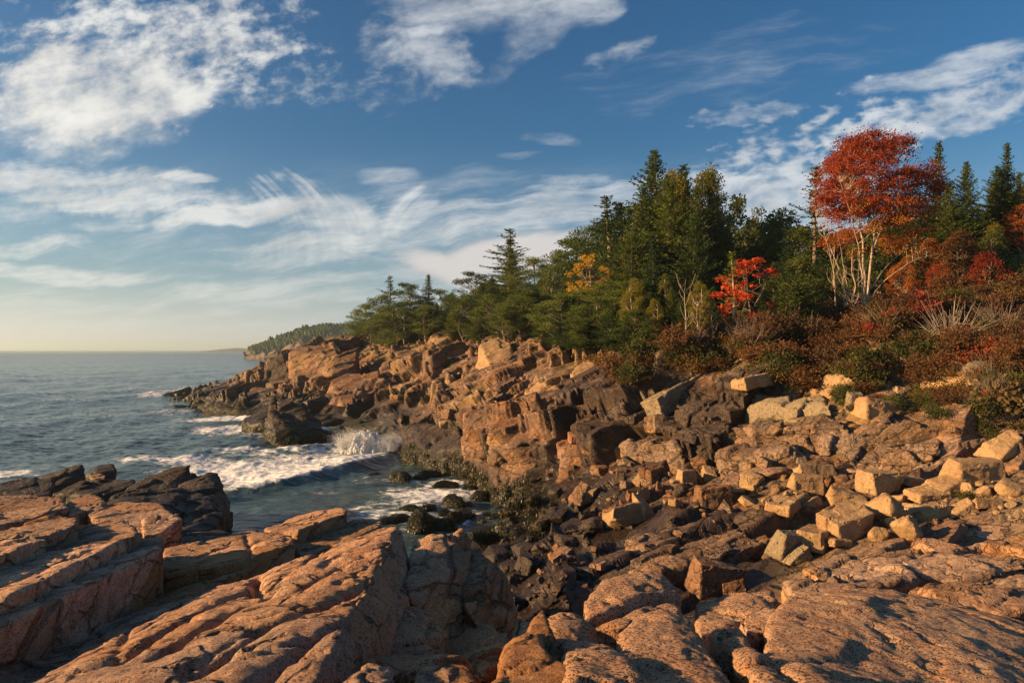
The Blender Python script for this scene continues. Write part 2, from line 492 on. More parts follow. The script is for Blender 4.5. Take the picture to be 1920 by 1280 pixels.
M['dark'] = rock_mat('granite_wet', (0.065, 0.041, 0.029), (0.036, 0.026, 0.020), (0.10, 0.063, 0.042), speck=12, speck_amt=0.3, tide=2.2, weed=0.5, lichen=0.5, cracks=0.5)
M['boulder'] = rock_mat('granite_boulder', (0.38, 0.245, 0.115), (0.29, 0.170, 0.080), (0.44, 0.31, 0.165), speck=28, speck_amt=0.3, lichen=0.25)
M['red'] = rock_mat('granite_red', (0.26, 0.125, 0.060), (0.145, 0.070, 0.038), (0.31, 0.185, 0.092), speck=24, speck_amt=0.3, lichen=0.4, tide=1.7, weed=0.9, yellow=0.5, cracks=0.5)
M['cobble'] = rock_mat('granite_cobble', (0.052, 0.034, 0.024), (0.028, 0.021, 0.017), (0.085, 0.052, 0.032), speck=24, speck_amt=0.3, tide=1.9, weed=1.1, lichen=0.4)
M['bank'] = rock_mat('granite_bank', (0.20, 0.120, 0.070), (0.115, 0.068, 0.042), (0.29, 0.195, 0.115), speck=16, speck_amt=0.3, lichen=0.65, cracks=0.5)
M['grey'] = rock_mat('granite_grey', (0.24, 0.185, 0.11), (0.165, 0.13, 0.08), (0.32, 0.245, 0.145), speck=20, speck_amt=0.3, lichen=0.5)

def leaf_mat(name, ca, cb, cc=None, trans=0.35, rough=0.6, vscale=1.2):
    m, n, b, o = new_mat(name)
    g = n.node('ShaderNodeNewGeometry'); pos = g.outputs['Position']
    oi = n.node('ShaderNodeObjectInfo')
    a = n.noise(pos, vscale, 3, 0.6)
    f = n.noise(pos, 9.0, 2, 0.6)
    rr = V(n, oi.outputs['Random'])
    col = n.mix(n.smooth(a * 0.6 + f * 0.4 + (rr - 0.5) * 0.25, 0.38, 0.60), ca, cb)
    if cc: col = n.mix(n.smooth(f + (a - 0.5) * 0.6, 0.55, 0.68) * 0.8, col, cc)
    n.link(col, b.inputs['Base Color']); b.inputs['Roughness'].default_value = rough
    b.inputs['Specular IOR Level'].default_value = 0.25
    t = n.node('ShaderNodeBsdfTranslucent'); n.link(col, t.inputs['Color'])
    mx = n.node('ShaderNodeMixShader'); mx.inputs[0].default_value = trans
    m.node_tree.links.new(b.outputs[0], mx.inputs[1]); m.node_tree.links.new(t.outputs[0], mx.inputs[2])
    m.node_tree.links.new(mx.outputs[0], o.inputs['Surface'])
    return m
M['spruce'] = leaf_mat('needles_spruce', (0.036, 0.068, 0.013), (0.115, 0.150, 0.026), (0.175, 0.195, 0.034))
M['pine'] = leaf_mat('needles_pine', (0.050, 0.085, 0.014), (0.155, 0.190, 0.028), (0.22, 0.235, 0.036))
M['fir'] = leaf_mat('needles_fir', (0.028, 0.060, 0.016), (0.070, 0.110, 0.024), (0.115, 0.145, 0.032))
M['birch'] = leaf_mat('leaves_yellow_green', (0.109, 0.123, 0.020), (0.217, 0.196, 0.029), (0.348, 0.246, 0.032), 0.45)
M['yellow'] = leaf_mat('leaves_yellow', (0.517, 0.310, 0.021), (0.713, 0.460, 0.034), (0.575, 0.253, 0.017), 0.45)
M['maple_red'] = leaf_mat('leaves_red', (0.19, 0.026, 0.012), (0.32, 0.055, 0.015), (0.40, 0.12, 0.02), 0.45)
M['maple_orange'] = leaf_mat('leaves_orange', (0.345, 0.098, 0.017), (0.437, 0.172, 0.023), (0.287, 0.057, 0.017), 0.45)
M['scarlet'] = leaf_mat('leaves_scarlet', (0.517, 0.040, 0.017), (0.690, 0.115, 0.023), (0.632, 0.196, 0.023), 0.45)
M['oak'] = leaf_mat('leaves_green', (0.051, 0.080, 0.014), (0.109, 0.138, 0.026), (0.174, 0.160, 0.029), 0.4)
M['heath_rust'] = leaf_mat('shrub_rust', (0.085, 0.040, 0.015), (0.165, 0.068, 0.020), (0.080, 0.068, 0.017), 0.35)
M['heath_green'] = leaf_mat('shrub_green', (0.042, 0.058, 0.010), (0.085, 0.095, 0.018), (0.13, 0.085, 0.020), 0.35)
M['heath_gold'] = leaf_mat('shrub_gold', (0.105, 0.070, 0.016), (0.19, 0.105, 0.020), (0.09, 0.060, 0.016), 0.4)
M['heath_crimson'] = leaf_mat('shrub_crimson', (0.253, 0.032, 0.021), (0.391, 0.069, 0.029), (0.115, 0.057, 0.017), 0.4)
M['grass'] = leaf_mat('dry_grass', (0.11, 0.078, 0.030), (0.17, 0.120, 0.048), (0.08, 0.068, 0.018), 0.35)
M['weed'] = leaf_mat('rockweed', (0.014, 0.014, 0.004), (0.042, 0.038, 0.008), (0.085, 0.070, 0.012), 0.15, 0.4, 3.0)

def bark_mat(name, ca, cb):
    m, n, b, o = new_mat(name)
    g = n.node('ShaderNodeNewGeometry'); x, y, z = n.separate(g.outputs['Position'])
    a = n.noise(n.combine(x * 3.0, y * 3.0, z * 0.8), 2.5, 5, 0.7)
    n.link(n.mix(n.smooth(a, 0.35, 0.65), ca, cb), b.inputs['Base Color'])
    b.inputs['Roughness'].default_value = 0.85
    m.node_tree.links.new(bump(n, b, a, 0.6, 0.05), b.inputs['Normal'])
    return m
M['bark'] = bark_mat('bark_grey_brown', (0.10, 0.075, 0.055), (0.24, 0.19, 0.145))
M['bark_pale'] = bark_mat('bark_pale', (0.26, 0.19, 0.13), (0.46, 0.36, 0.26))
M['twig'] = bark_mat('twigs', (0.18, 0.13, 0.09), (0.34, 0.27, 0.20))
# ================================================================== sea
# wave crests and foam fields are laid out in metres on the water (x to the right, y away from the shore ledge)
def sea_pt(x, y):
    d = CAM_Z * F / (y - HOR); return ((x - 960.0) / F * d, d)

def seg_dist(px, py, poly):
    best = np.full(px.shape, 1e9); tt = np.zeros(px.shape); side = np.zeros(px.shape)
    L = 0
    tot = sum(math.dist(poly[i], poly[i + 1]) for i in range(len(poly) - 1))
    for i in range(len(poly) - 1):
        (ax, ay), (bx, by) = poly[i], poly[i + 1]
        ex, ey = bx - ax, by - ay; l2 = ex * ex + ey * ey; l = math.sqrt(l2)
        t = np.clip(((px - ax) * ex + (py - ay) * ey) / l2, 0, 1)
        qx, qy = ax + t * ex, ay + t * ey
        d = np.hypot(px - qx, py - qy)
        m = d < best
        best = np.where(m, d, best); tt = np.where(m, (L + t * l) / tot, tt)
        side = np.where(m, np.sign(ex * (py - ay) - ey * (px - ax)), side)
        L += l
    return best * side, tt

def build_sea():
    rows = np.concatenate([np.array([10, 14, 20, 27]), CAM_Z * F / (np.linspace(1180, 690, 620) - HOR), 
                           np.geomspace(375, 9000, 150), [20000, 40000]])
    u = np.concatenate([np.linspace(-2.6, -0.86, 50), np.linspace(-0.85, 0.20, 900), np.linspace(0.21, 2.2, 50)])
    X = rows[:, None] * u[None, :]; Y = np.repeat(rows[:, None], len(u), 1)
    x = X.ravel(); y = Y.ravel()
    z = np.zeros_like(x)
    rngs = np.random.RandomState(5)
    # swell and chop
    fade = np.clip(1 - (y - 300) / 900, 0.0, 1)
    shel = np.clip((y - 36) / 30, 0.35, 1)
    for k in range(26):
        lam = 1.6 * 1.16 ** k
        ang = R(-98 + rngs.uniform(-32, 32)) if lam > 6 else R(rngs.uniform(-180, 180))
        a = 0.012 * lam ** 0.72
        if lam > 20: a *= 0.9
        near = np.clip((lam * 260 - y) / (lam * 200), 0, 1)       # a wave shorter than the mesh there is left to the bump
        ph = rngs.uniform(0, 6.28)
        kk = 2 * math.pi / lam
        wv = np.sin(kk * (x * math.sin(ang) + y * math.cos(ang)) + ph + 1.3 * vnoise(np.stack([x, y, 0 * x], 1) / (lam * 3) + k, 40 + k))
        z += a * near * fade * shel * (1 - 2 * np.abs(wv) ** 1.3 * 0.5 - 0.3)
    pp = np.stack([x, y, 0 * x], 1)
    fz = fbm(pp * np.array([0.5, 0.5, 1]), 4, 71)
    z += 0.10 * fz * shel * np.clip(1 - y / 400, 0, 1)
    # cove: breaking wave and surf line
    w1 = [sea_pt(*q) for q in ((330, 925), (430, 925), (520, 915), (600, 895), (660, 880), (720, 860))]
    d, t = seg_dist(x, y, w1)
    env = ss(t, 0.0, 0.25) * (1 - 0.35 * ss(t, 0.9, 1))
    z += env * (0.50 * np.exp(-(d / 1.1) ** 2 * np.where(d > 0, 0.16, 1.0)) - 0.15 * np.exp(-((d + 2.2) / 1.4) ** 2))
    w2 = [sea_pt(*q) for q in ((470, 855), (560, 848), (650, 835), (740, 835))]
    d2, t2 = seg_dist(x, y, w2)
    z += 0.5 * np.exp(-(d2 / 1.8) ** 2) * ss(t2, 0, .2)
    # foam strength
    foam = np.zeros_like(x)
    def blob(px_, py_, rx, ry, s, ang=0.0):
        cx_, cy_ = sea_pt(px_, py_)
        dd = CAM_Z * F / (py_ - HOR)
        rxm = rx / F * dd; rym = abs(CAM_Z * F / (py_ - ry - HOR) - CAM_Z * F / (py_ + ry - HOR)) / 2
        dx_, dy_ = x - cx_, y - cy_
        q = np.hypot(dx_ / rxm, dy_ / rym)
        return s * (1 - ss(q, 0.25, 1.0))
    for bb in ((450, 885, 230, 34, 1.0), (600, 862, 170, 22, .75), (330, 868, 170, 14, .75), (560, 905, 110, 18, .6), (700, 838, 90, 26, 1.0),
               (700, 870, 90, 22, .5), (430, 808, 110, 16, .95), (530, 818, 110, 16, .7), (420, 785, 130, 12, .85), (330, 775, 60, 9, .5),
               (345, 733, 40, 12, 1.0), (300, 742, 110, 7, .55), (240, 732, 120, 5, .35), (620, 800, 40, 16, .9), (880, 912, 130, 16, 1.0), (800, 930, 150, 28, .85),
               (740, 960, 140, 40, .62), (600, 800, 90, 14, .5), (850, 960, 90, 30, .5), (5, 893, 80, 12, .9), (60, 892, 60, 9, .5), (330, 775, 140, 5, .4), (820, 985, 120, 30, .5),
               (230, 780, 160, 5, .28), (640, 845, 170, 22, .6), (500, 850, 200, 14, .55), (560, 925, 150, 14, .45), (700, 900, 120, 20, .45), (930, 912, 60, 12, .9), (760, 900, 80, 14, .5)):
        foam = np.maximum(foam, blob(*bb))
    behind = np.where(d > 0, np.exp(-(d / 9) ** 2), np.exp(-(d / 0.8) ** 2)) * env
    foam = np.maximum(foam, 0.95 * behind)
    # clean dark face of the wave, towards the ledge
    foam = np.where(d < -0.25, foam * (1 - 0.85 * np.exp(-((d + 2.0) / 1.6) ** 2) * ss(t, .1, .4)), foam)
    ff = fbm(pp * np.array([0.09, 0.05, 1]), 4, 90)
    foam = np.clip(foam + ff * 0.25 * (foam > 0.03), 0, 1)
    caps = ss(fbm(pp * np.array([0.05, 0.11, 1]), 4, 33), 0.42, 0.62) * ss(y, 55, 90) * (1 - ss(y, 300, 700)) * 0.34
    foam = np.maximum(foam, caps)
    z += foam * 0.12 * fbm(pp * 1.2, 3, 12)
    v = np.stack([x, y, z], 1)
    me = mesh_np('sea', v, grid_faces(*X.shape)[:, ::-1] if False else grid_faces(*X.shape), None, True, {'foam': foam})
    m, n, b, o = new_mat('sea_water')
    g = n.node('ShaderNodeNewGeometry'); pos = g.outputs['Position']
    px_, py_, pz_ = n.separate(pos)
    at = n.node('ShaderNodeAttribute'); at.attribute_name = 'foam'
    fo = V(n, at.outputs['Fac'])
    wp = n.node('ShaderNodeVectorMath', operation='MULTIPLY_ADD')
    wn = n.noise(pos, 0.5, 3, 0.6, color=True)
    n.link(wn, wp.inputs[0]); wp.inputs[1].default_value = (2.2, 1.4, 0); n.link(pos, wp.inputs[2])
    lace = n.noise(wp.outputs[0], 0.9, 9, 0.70)
    vor = n.node('ShaderNodeTexVoronoi', feature='DISTANCE_TO_EDGE'); n.link(wp.outputs[0], vor.inputs['Vector']); vor.inputs['Scale'].default_value = 0.8
    vv = V(n, vor.outputs['Distance'])
    web = n.smooth(vv, 0.16, 0.0)
    fm = n.smooth(fo * 0.62 + (lace - 0.5) * 1.5 + web * 0.12 * n.smooth(fo, 0.05, 0.4), 0.24, 0.58) * n.smooth(fo, 0.02, 0.2)
    milky = n.smooth(fo, 0.25, 1.0) * 0.55
    wc = n.mix(milky, (0.045, 0.085, 0.092), (0.12, 0.20, 0.20))
    n.link(n.mix(fm, wc, (0.78, 0.80, 0.80)), b.inputs['Base Color'])
    dist = n.smooth(py_, 40, 1500)
    n.link((dist * 0.16 + 0.14) + fm * 0.55, b.inputs['Roughness'])
    b.inputs['IOR'].default_value = 1.33
    # ripples: finer near, coarser far
    r1 = n.noise(n.combine(px_ * 0.8, py_ * 1.3), 1.9, 6, 0.62, 0.3)
    r2 = n.noise(n.combine(px_ * 0.55, py_ * 1.0), 0.42, 5, 0.62, 0.2)
    r3 = n.noise(n.combine(px_ * 0.35, py_ * 1.0), 0.07, 5, 0.65, 0.2)
    k1 = bump(n, b, r1, 0.75, 0.16)
    k2 = bump(n, b, r2, 0.8, 0.55, k1)
    k3 = bump(n, b, r3, 1.0, 2.6, k2)
    k4 = bump(n, b, fm, 0.5, 0.08, k3)
    m.node_tree.links.new(k4, b.inputs['Normal'])
    me.materials.append(m)
    so = link('sea', me); tag(so, kind='structure')
    return x, y, z
build_sea()
# ================================================================== shore terrain
# profiles: for a set of bearings, (row, distance) of the ground from near to far; ('z', height, distance) where it is hidden
PROF = {
 250: [('z', -3, 86), ('z', -3, 95), ('z', -3, 103), ('z', -3, 110), ('z', -3, 118), ('z', -3, 126), ('z', -3, 134), ('z', -3, 142), ('z', -3, 150), ('z', -3, 160), ('z', -3, 170), ('z', -3, 190)],
 335: [('z', -2, 86), ('z', -1.2, 98), ('z', -.3, 107), ('z', -.1, 111), ('z', .2, 118), ('z', -1.2, 125), ('z', -.8, 134), (742, 146), (734, 152), ('z', -.3, 160), ('z', -2, 172), ('z', -3, 190)],
 375: [('z', -2, 86), ('z', -.5, 104), (768, 110), (752, 113), (742, 119), ('z', .6, 127), ('z', .5, 134), (738, 142), (722, 150), ('z', .6, 160), ('z', -2, 174), ('z', -3, 190)],
 450: [('z', -2, 84), ('z', -.4, 95), (776, 100), (742, 106), (735, 114), (738, 122), (726, 130), (712, 136), (703, 144), ('z', 3.5, 156), ('z', -1, 174), ('z', -3, 190)],
 520: [('z', -2, 80), ('z', -.2, 88), (780, 94), (752, 101), (742, 108), (722, 116), (700, 122), (684, 129), (670, 138), ('z', 6.5, 156), ('z', 3, 174), ('z', -1, 190)],
 560: [('z', -2, 76), ('z', -.2, 86), (782, 91), (752, 97), (738, 104), (712, 112), (695, 118), (660, 123), (647, 132), ('z', 10.4, 150), ('z', 8, 172), ('z', 2, 192)],
 620: [('z', -2, 72), ('z', 0, 82), (785, 88), (752, 95), (735, 102), (710, 108), (700, 112), (655, 115), (633, 124), (627, 134), ('z', 12, 160), ('z', 10, 195)],
 700: [('z', -2, 66), ('z', .1, 76), (800, 82), (770, 88), (742, 94), (715, 99), (697, 104), (668, 107), (640, 114), (619, 126), ('z', 13.6, 160), ('z', 13, 200)],
 800: [('z', -1.5, 49), ('z', -.5, 53.5), (858, 59), (822, 64), (790, 70), (745, 79), (706, 87), (672, 92), (638, 101), (606, 116), ('z', 15, 160), ('z', 16, 200)],
 862: [('z', -.5, 36), ('z', -1.0, 50), (885, 52), (852, 56), (795, 60), (748, 70), (706, 80), (675, 86), (640, 95), (604, 110), ('z', 16, 160), ('z', 18, 200)],
 905: [('z', .5, 30), ('z', -.9, 46), ('z', -.4, 49), (865, 52), (772, 55), (745, 62), (708, 72), (680, 80), (640, 90), (603, 104), ('z', 17, 160), ('z', 20, 200)],
 935: [(1150, 22), ('z', -.5, 45), ('z', -.1, 46.8), (850, 47.5), (775, 50), (748, 56), (712, 66), (690, 74), (640, 86), (603, 100), ('z', 17, 160), ('z', 21, 200)],
 1000: [(1190, 18), (960, 39), (905, 44), (850, 45.5), (775, 47.5), (748, 53), (708, 62), (678, 69), (636, 78), (600, 92), ('z', 18, 160), ('z', 22, 200)],
 1060: [(1190, 16), (960, 34), (905, 40.5), (858, 42.5), (782, 45), (748, 50), (705, 57), (672, 61), (640, 68), (598, 80), ('z', 18, 160), ('z', 23, 200)],
 1180: [('z', 2.6, 9.0), (975, 28), (900, 35), (868, 36.5), (795, 39), (752, 42), (718, 46), (690, 49), (655, 54), (600, 64), ('z', 19, 160), ('z', 24, 200)],
 1250: [('z', 2.6, 9.0), (975, 26), (895, 33.5), (860, 34.5), (782, 36.5), (752, 38.5), (725, 41.5), (700, 44), (655, 48), (598, 58), ('z', 20, 160), ('z', 25, 200)],
 1330: [('z', 2.6, 9.0), (970, 25), (885, 31.5), (858, 32.5), (785, 34), (762, 35.5), (705, 37), (680, 41), (645, 46), (596, 55), ('z', 21, 160), ('z', 26, 200)],
 1450: [('z', 2.6, 9.0), (960, 24), (878, 29.5), (848, 30.5), (790, 32), (765, 34), (735, 35), (695, 38), (635, 43), (590, 51), ('z', 22, 160), ('z', 30, 200)],
 1600: [('z', 2.6, 9.0), (950, 22.5), (882, 27.5), (845, 28.5), (800, 30.5), (782, 32.5), (745, 34), (690, 37.5), (622, 42), (575, 49), ('z', 24, 150), ('z', 36, 200)],
 1750: [('z', 2.6, 9.0), (950, 21.5), (880, 26.5), (838, 28), (800, 30), (770, 32), (735, 34), (680, 37.5), (610, 42), (560, 49), ('z', 30, 145), ('z', 42, 200)],
 1920: [('z', 2.6, 9.0), (950, 20.5), (895, 24), (808, 26.5), (780, 29.5), (745, 32), (705, 34.5), (655, 38), (590, 42), (520, 49), ('z', 43, 135), ('z', 50, 200)],
 2300: [('z', 2.6, 9.0), (950, 19), (890, 23), (790, 25.5), (770, 29), (735, 32), (690, 35), (640, 38), (575, 42), (500, 49), ('z', 58, 130), ('z', 62, 200)],
}
def build_terrain():
    xs = sorted(PROF)
    tab = []
    for x in xs:
        col = []
        for e in PROF[x]:
            if e[0] == 'z': col.append((e[2], e[1]))
            else: col.append((e[1], CAM_Z - (e[0] - HOR) / F * e[1]))
        tab.append(col)
    tab = np.array(tab, float)                       # (nx, 12, 2) distance, height
    cols = np.concatenate([np.arange(250, 330, 4.0), np.arange(330, 1925, 1.35), np.arange(1930, 2300, 5.0)])
    cnt = [170, 110, 60, 105, 70, 75, 80, 90, 85, 26, 22]
    ts = np.concatenate([k + np.arange(c) / c for k, c in enumerate(cnt)] + [[11.0]])
    # across bearings: smooth (Catmull-like via small blur of linear), along rows: linear
    T = np.empty((12, len(cols), 2))
    for r in range(12):
        for q in range(2):
            v = np.interp(cols, xs, tab[:, r, q])
            T[r, :, q] = v
    kern = np.hanning(13); kern /= kern.sum()
    for r in range(12):
        for q in range(2):
            pad = np.pad(T[r, :, q], 6, mode='edge'); T[r, :, q] = np.convolve(pad, kern, mode='valid')
    i0 = np.minimum(np.floor(ts).astype(int), 10); f = ts - i0
    D = T[i0] * (1 - f)[:, None, None] + T[i0 + 1] * f[:, None, None]
    d = D[..., 0]; z = D[..., 1]
    G = np.stack([(cols[None, :] - 960) / F * d, d, z], -1)
    # front skirt so the near edge is buried
    nr, nc = G.shape[:2]
    # wander of the base form
    flat = G.reshape(-1, 3)
    nrm = grid_normals(G)
    nrm[nrm[..., 2] < -0.2] *= -1
    # smooth the normals widely: displacement directions stay coherent
    for ax, w in ((0, 9), (1, 9)):
        k = np.ones(2 * w + 1) / (2 * w + 1)
        nrm = np.apply_along_axis(lambda a: np.convolve(np.pad(a, w, mode='edge'), k, mode='valid'), ax, nrm)
    nrm /= np.linalg.norm(nrm, axis=2, keepdims=True)
    n = nrm.reshape(-1, 3)
    p = flat + 0.0
    dist = flat[:, 1]
    u = np.repeat(ts[:, None], nc, 1).ravel()
    cc = np.repeat(cols[None, :], nr, 0).ravel()
    rock = 1 - ss(u, 8.6, 9.3)
    beach = 1 - ss(u, 2.2, 2.9)                                    # low bench and gully floor
    head = ss(dist, 60, 90)
    far = 0.55 + 0.9 * head
    # big folds
    disp = (fbm(p / 9.0, 3, 3) * (1.3 - 0.6 * head) - 1.4 * head) * rock * (1 - 0.75 * beach)
    s1 = blocks(p, BED, (12, 5.0, 3.4), 0.95, 0.5, seed=11, warp=0.4)
    s2 = blocks(p, BED, (4.6, 2.3, 1.3), 0.28, 0.6, 0.10, 0.05, seed=12, warp=0.3)
    s3 = blocks(p, BED, (1.7, 1.0, 0.7), 0.13, 0.7, 0.03, 0.08, seed=13)
    s4 = blocks(p, BED, (0.6, 0.4, 0.3), 0.035, 0.8, seed=14)
    patch = ss(fbm(p / 5.0, 2, 91), -0.25, 0.25)                  # some faces stay whole, others are shattered
    cl = rock * (1 - beach)
    disp = disp + cl * (s1 + s2 * (0.8 + 0.3 * head) + s3 * (0.4 + 0.9 * patch) * (0.9 + 0.5 * head) + s4 * patch)
    b1 = blocks(p, BED, (7.5, 1.7, 0.8), 0.20, 0.5, 0.05, 0.04, seed=21, warp=0.3)
    b2 = blocks(p, BED, (1.9, 0.6, 0.4), 0.07, 0.7, seed=22)
    disp = disp + beach * (b1 * 1.4 + b2 * 1.2 + fbm(p / 3.0, 3, 9) * 0.20)
    disp = disp + (1 - rock) * fbm(p / 5.0, 4, 6) * 0.8
    disp = disp + rock * fbm(p / 0.6, 3, 31) * 0.035
    v = p + n * disp[:, None]
    # terraces: flat bed tops and steep broken risers, offset from joint to joint
    for (cs, ct, step, k_, sd) in ((7.0, 3.6, 2.3, 0.85, 31), (2.4, 1.5, 0.75, 0.75, 32)):
        q = v @ BED.T + np.stack([vnoise(v / 9.0, 61), vnoise(v / 9.0, 62), 0.5 * vnoise(v / 7.0, 63)], 1) * 1.6
        k_ = k_ * (0.45 + 0.75 * ss(fbm(v / 8.0, 2, 64 + sd), -0.3, 0.3))
        step_ = step * (0.8 + 0.35 * head)
        qq = np.stack([q[:, 0] / cs, q[:, 1] / ct, q[:, 2] * 0.02], 1)
        bid, bv_, f1, f2 = cells(qq, sd, 0.7, 8.0)
        off = rnd(bid[:, 0], bid[:, 1], 0 * bid[:, 2], sd + 3)
        hs = q[:, 2] / step_ + off * 0.9 + 0.25 * vnoise(v / 6.0, 77)
        fr = hs - np.floor(hs)
        led = ss(fr, 0.0, 0.24) - fr
        v = v + BED[2] * (led * step_ * k_ * (cl * (1 - 0.75 * ss(u, 7.3, 8.2)) + (beach * 0.75 if sd == 32 else beach * 0.12)) * (1 if sd == 31 else (0.3 + 0.7 * patch)))[:, None]
    g3 = v.reshape(nr, nc, 3)
    for it in range(1):                                            # take the grid teeth off the broken edges
        q = g3.copy()
        q[1:-1, 1:-1] = (g3[1:-1, 1:-1] * 4 + (g3[:-2, 1:-1] + g3[2:, 1:-1] + g3[1:-1, :-2] + g3[1:-1, 2:]) * 1.6) / 10.4
        g3 = q
    bw = beach.reshape(nr, nc)[..., None]                           # the floor's rows are far wider apart than its columns
    k = np.ones(5) / 5
    hb = np.stack([np.apply_along_axis(lambda a: np.convolve(np.pad(a, 2, mode='edge'), k, mode='valid'), 1, g3[..., c_]) for c_ in range(3)], -1)
    g3 = g3 * (1 - bw) + hb * bw
    v = g3.reshape(-1, 3)
    veg = ss(u, 6.2, 8.2) * ss(cc, 1080, 1230) + ss(u, 8.5, 9.1)
    veg = np.maximum(veg, ss(u, 5.6, 6.6) * ss(cc, 1450, 1700) * 0.75)
    veg = np.clip(veg, 0, 1)
    wet = ss(cc, 1000, 1090) * (1 - ss(cc, 1400, 1560) * 0.75) * ss(u, 1.9, 2.5) * (1 - ss(u, 5.6, 7.0)) * 0.92  # wet cliff rock, with the shade on the dark cliff painted in too
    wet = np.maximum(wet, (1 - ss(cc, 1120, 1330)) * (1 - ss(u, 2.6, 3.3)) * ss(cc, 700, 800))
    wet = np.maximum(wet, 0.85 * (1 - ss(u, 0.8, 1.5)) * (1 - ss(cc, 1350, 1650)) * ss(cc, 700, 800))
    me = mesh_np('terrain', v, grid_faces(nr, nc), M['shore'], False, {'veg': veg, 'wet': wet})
    o = link('terrain', me); tag(o, kind='structure')
    bv = BVHTree.FromPolygons([tuple(q) for q in v[::1]], [tuple(int(a) for a in f_) for f_ in grid_faces(nr, nc)[::1]], epsilon=0.0)
    return o, bv, v.reshape(nr, nc, 3), n.reshape(nr, nc, 3), ts, cols
terrain, TB, TG, TN, TT, TC = build_terrain()

CAMP = Vector((0, 0, CAM_Z))
def ground(X, Y, default=0.0):
    h = TB.ray_cast(Vector((X, Y, 200.0)), Vector((0, 0, -1)))
    return h[0].z if h[0] is not None else default
def on_ground(x, y):
    """where the line of sight through photo pixel x,y meets the shore"""
    dr = Vector(((x - 960.0) / F, 1.0, -(y - HOR) / F)).normalized()
    h = TB.ray_cast(CAMP, dr)
    return h[0], h[1]
# ================================================================== rocks near the camera
def plane_of(a, b, c):
    a, b, c = P(*a), P(*b), P(*c)
    n = np.cross(b - a, c - a); n /= np.linalg.norm(n)
    if n[2] < 0: n = -n
    return a, n
def on_plane(pl, x, y, off=0.0):
    a, n = pl
    o = np.array([0, 0, CAM_Z]); d = np.array([(x - 960.0) / F, 1.0, -(y - HOR) / F])
    t = (a + n * off - o).dot(n) / d.dot(n)
    return o + d * t

def hull_mesh(pts):
    bm = bmesh.new()
    vs = [bm.verts.new(tuple(p)) for p in pts]
    r = bmesh.ops.convex_hull(bm, input=vs)
    dead = list({g for g in r['geom_interior'] + r['geom_unused'] if isinstance(g, bmesh.types.BMVert)})
    bmesh.ops.delete(bm, geom=dead, context='VERTS')
    bm.verts.ensure_lookup_table(); bm.verts.index_update()
    v = [tuple(x.co) for x in bm.verts]; f = [[x.index for x in q.verts] for q in bm.faces]
    bm.free()
    return v, f

def carve(v, n, lines, normal, width, depth):
    """cut joints into a surface: lines are polylines of 3d points"""
    for ln, w, dp in lines:
        ln = resample(ln, 24)
        ln[:, 0] += 0.0
        best = np.full(len(v), 1e9)
        for i in range(len(ln) - 1):
            a, b = ln[i], ln[i + 1]; e = b - a
            t = np.clip(((v - a) @ e) / (e @ e + 1e-9), 0, 1)
            q = v - (a + t[:, None] * e)
            q = q - np.outer(q @ normal, normal) * 0.75
            best = np.minimum(best, np.linalg.norm(q, axis=1))
        wv = w * width
        k = np.exp(-(best / wv) ** 2) * 0.6 + np.exp(-best / (wv * 2.2)) * 0.4
        v = v - normal * (k * dp * depth)[:, None]
    return v

def finish_rock(name, me0, mat, rough=1.0, bed=BED, lines=(), nrm=None, sz=1.0, grainy=1.0, ridges=1.0, seed=0, chunk=1.0):
    v, n = mesh_to_np(me0)
    size = max(v.max(0) - v.min(0))
    sc = sz
    p = v + seed * 3.7
    q = (p @ bed.T) / np.array([4.5, 0.45, 0.30]) / sc
    d = fbm(p / (1.3 * sc), 3, 5) * 0.075 * sc * rough
    d = d + ridges * (fbm(q * 0.9, 3, 6) * 0.045) * sc
    cr = np.abs(fbm(q * 1.1 + 3, 3, 61))
    d = d - ridges * np.exp(-(cr / 0.030) ** 2) * 0.045 * sc
    d = d + chunk * blocks(p, bed, (1.6 * sc, 0.8 * sc, 0.45 * sc), 0.045 * sc, 0.7, 0.02 * sc, 0.06, seed=seed + 3)
    d = d + fbm(p / (0.20 * sc), 3, 15) * 0.022 * sc * grainy + fbm(p / (0.055 * sc), 2, 25) * 0.009 * sc * grainy
    v = v + n * d[:, None]
    if len(lines): v = carve(v, n, lines, nrm, 1.0, 1.0)
    me0.vertices.foreach_set('co', v.astype(np.float32).ravel())
    me0.polygons.foreach_set('use_smooth', np.ones(len(me0.polygons), bool))
    me0.update(); me0.materials.clear(); me0.materials.append(mat); me0.name = name
    o = link(name, me0)
    # origin at the base
    c = Vector((float(v[:, 0].mean()), float(v[:, 1].mean()), float(v[:, 2].min())))
    me0.transform(Matrix.Translation(-c)); o.location = c
    return o

def slab(label, cat, pl, outline, drop, off=0.0, splay=(0.0, 0.0), voxel=0.03, smooth_it=1, mat='near', lines=(), name='granite_slab', group=None, thick_n=0.0, ext=(), **kw):
    """sheet of granite: outline given on its bedding plane, broken faces fall away below it"""
    top = [P(*q) if len(q) == 3 else on_plane(pl, q[0], q[1], off) for q in outline]
    top += [np.array(e, float) for e in ext]
    cen = np.mean(top, 0)
    bot = []
    for p_ in top:
        w = (p_ - cen); w[2] = 0
        q = p_ + w * 0.04 + np.array([splay[0] * drop, splay[1] * drop, -drop])
        bot.append(q)
    v, f = hull_mesh(top + bot)
    me = voxelize(v, f, voxel, smooth_it)
    L = [([on_plane(pl, x, y, off) for x, y in ln], w, dp) for ln, w, dp in lines]
    kw.setdefault('rough', 0.45); kw.setdefault('chunk', 0.35); kw.setdefault('ridges', 0.7)
    o = finish_rock(name, me, M[mat], lines=L, nrm=pl[1], **kw)
    tag(o, label, cat, group)
    return o

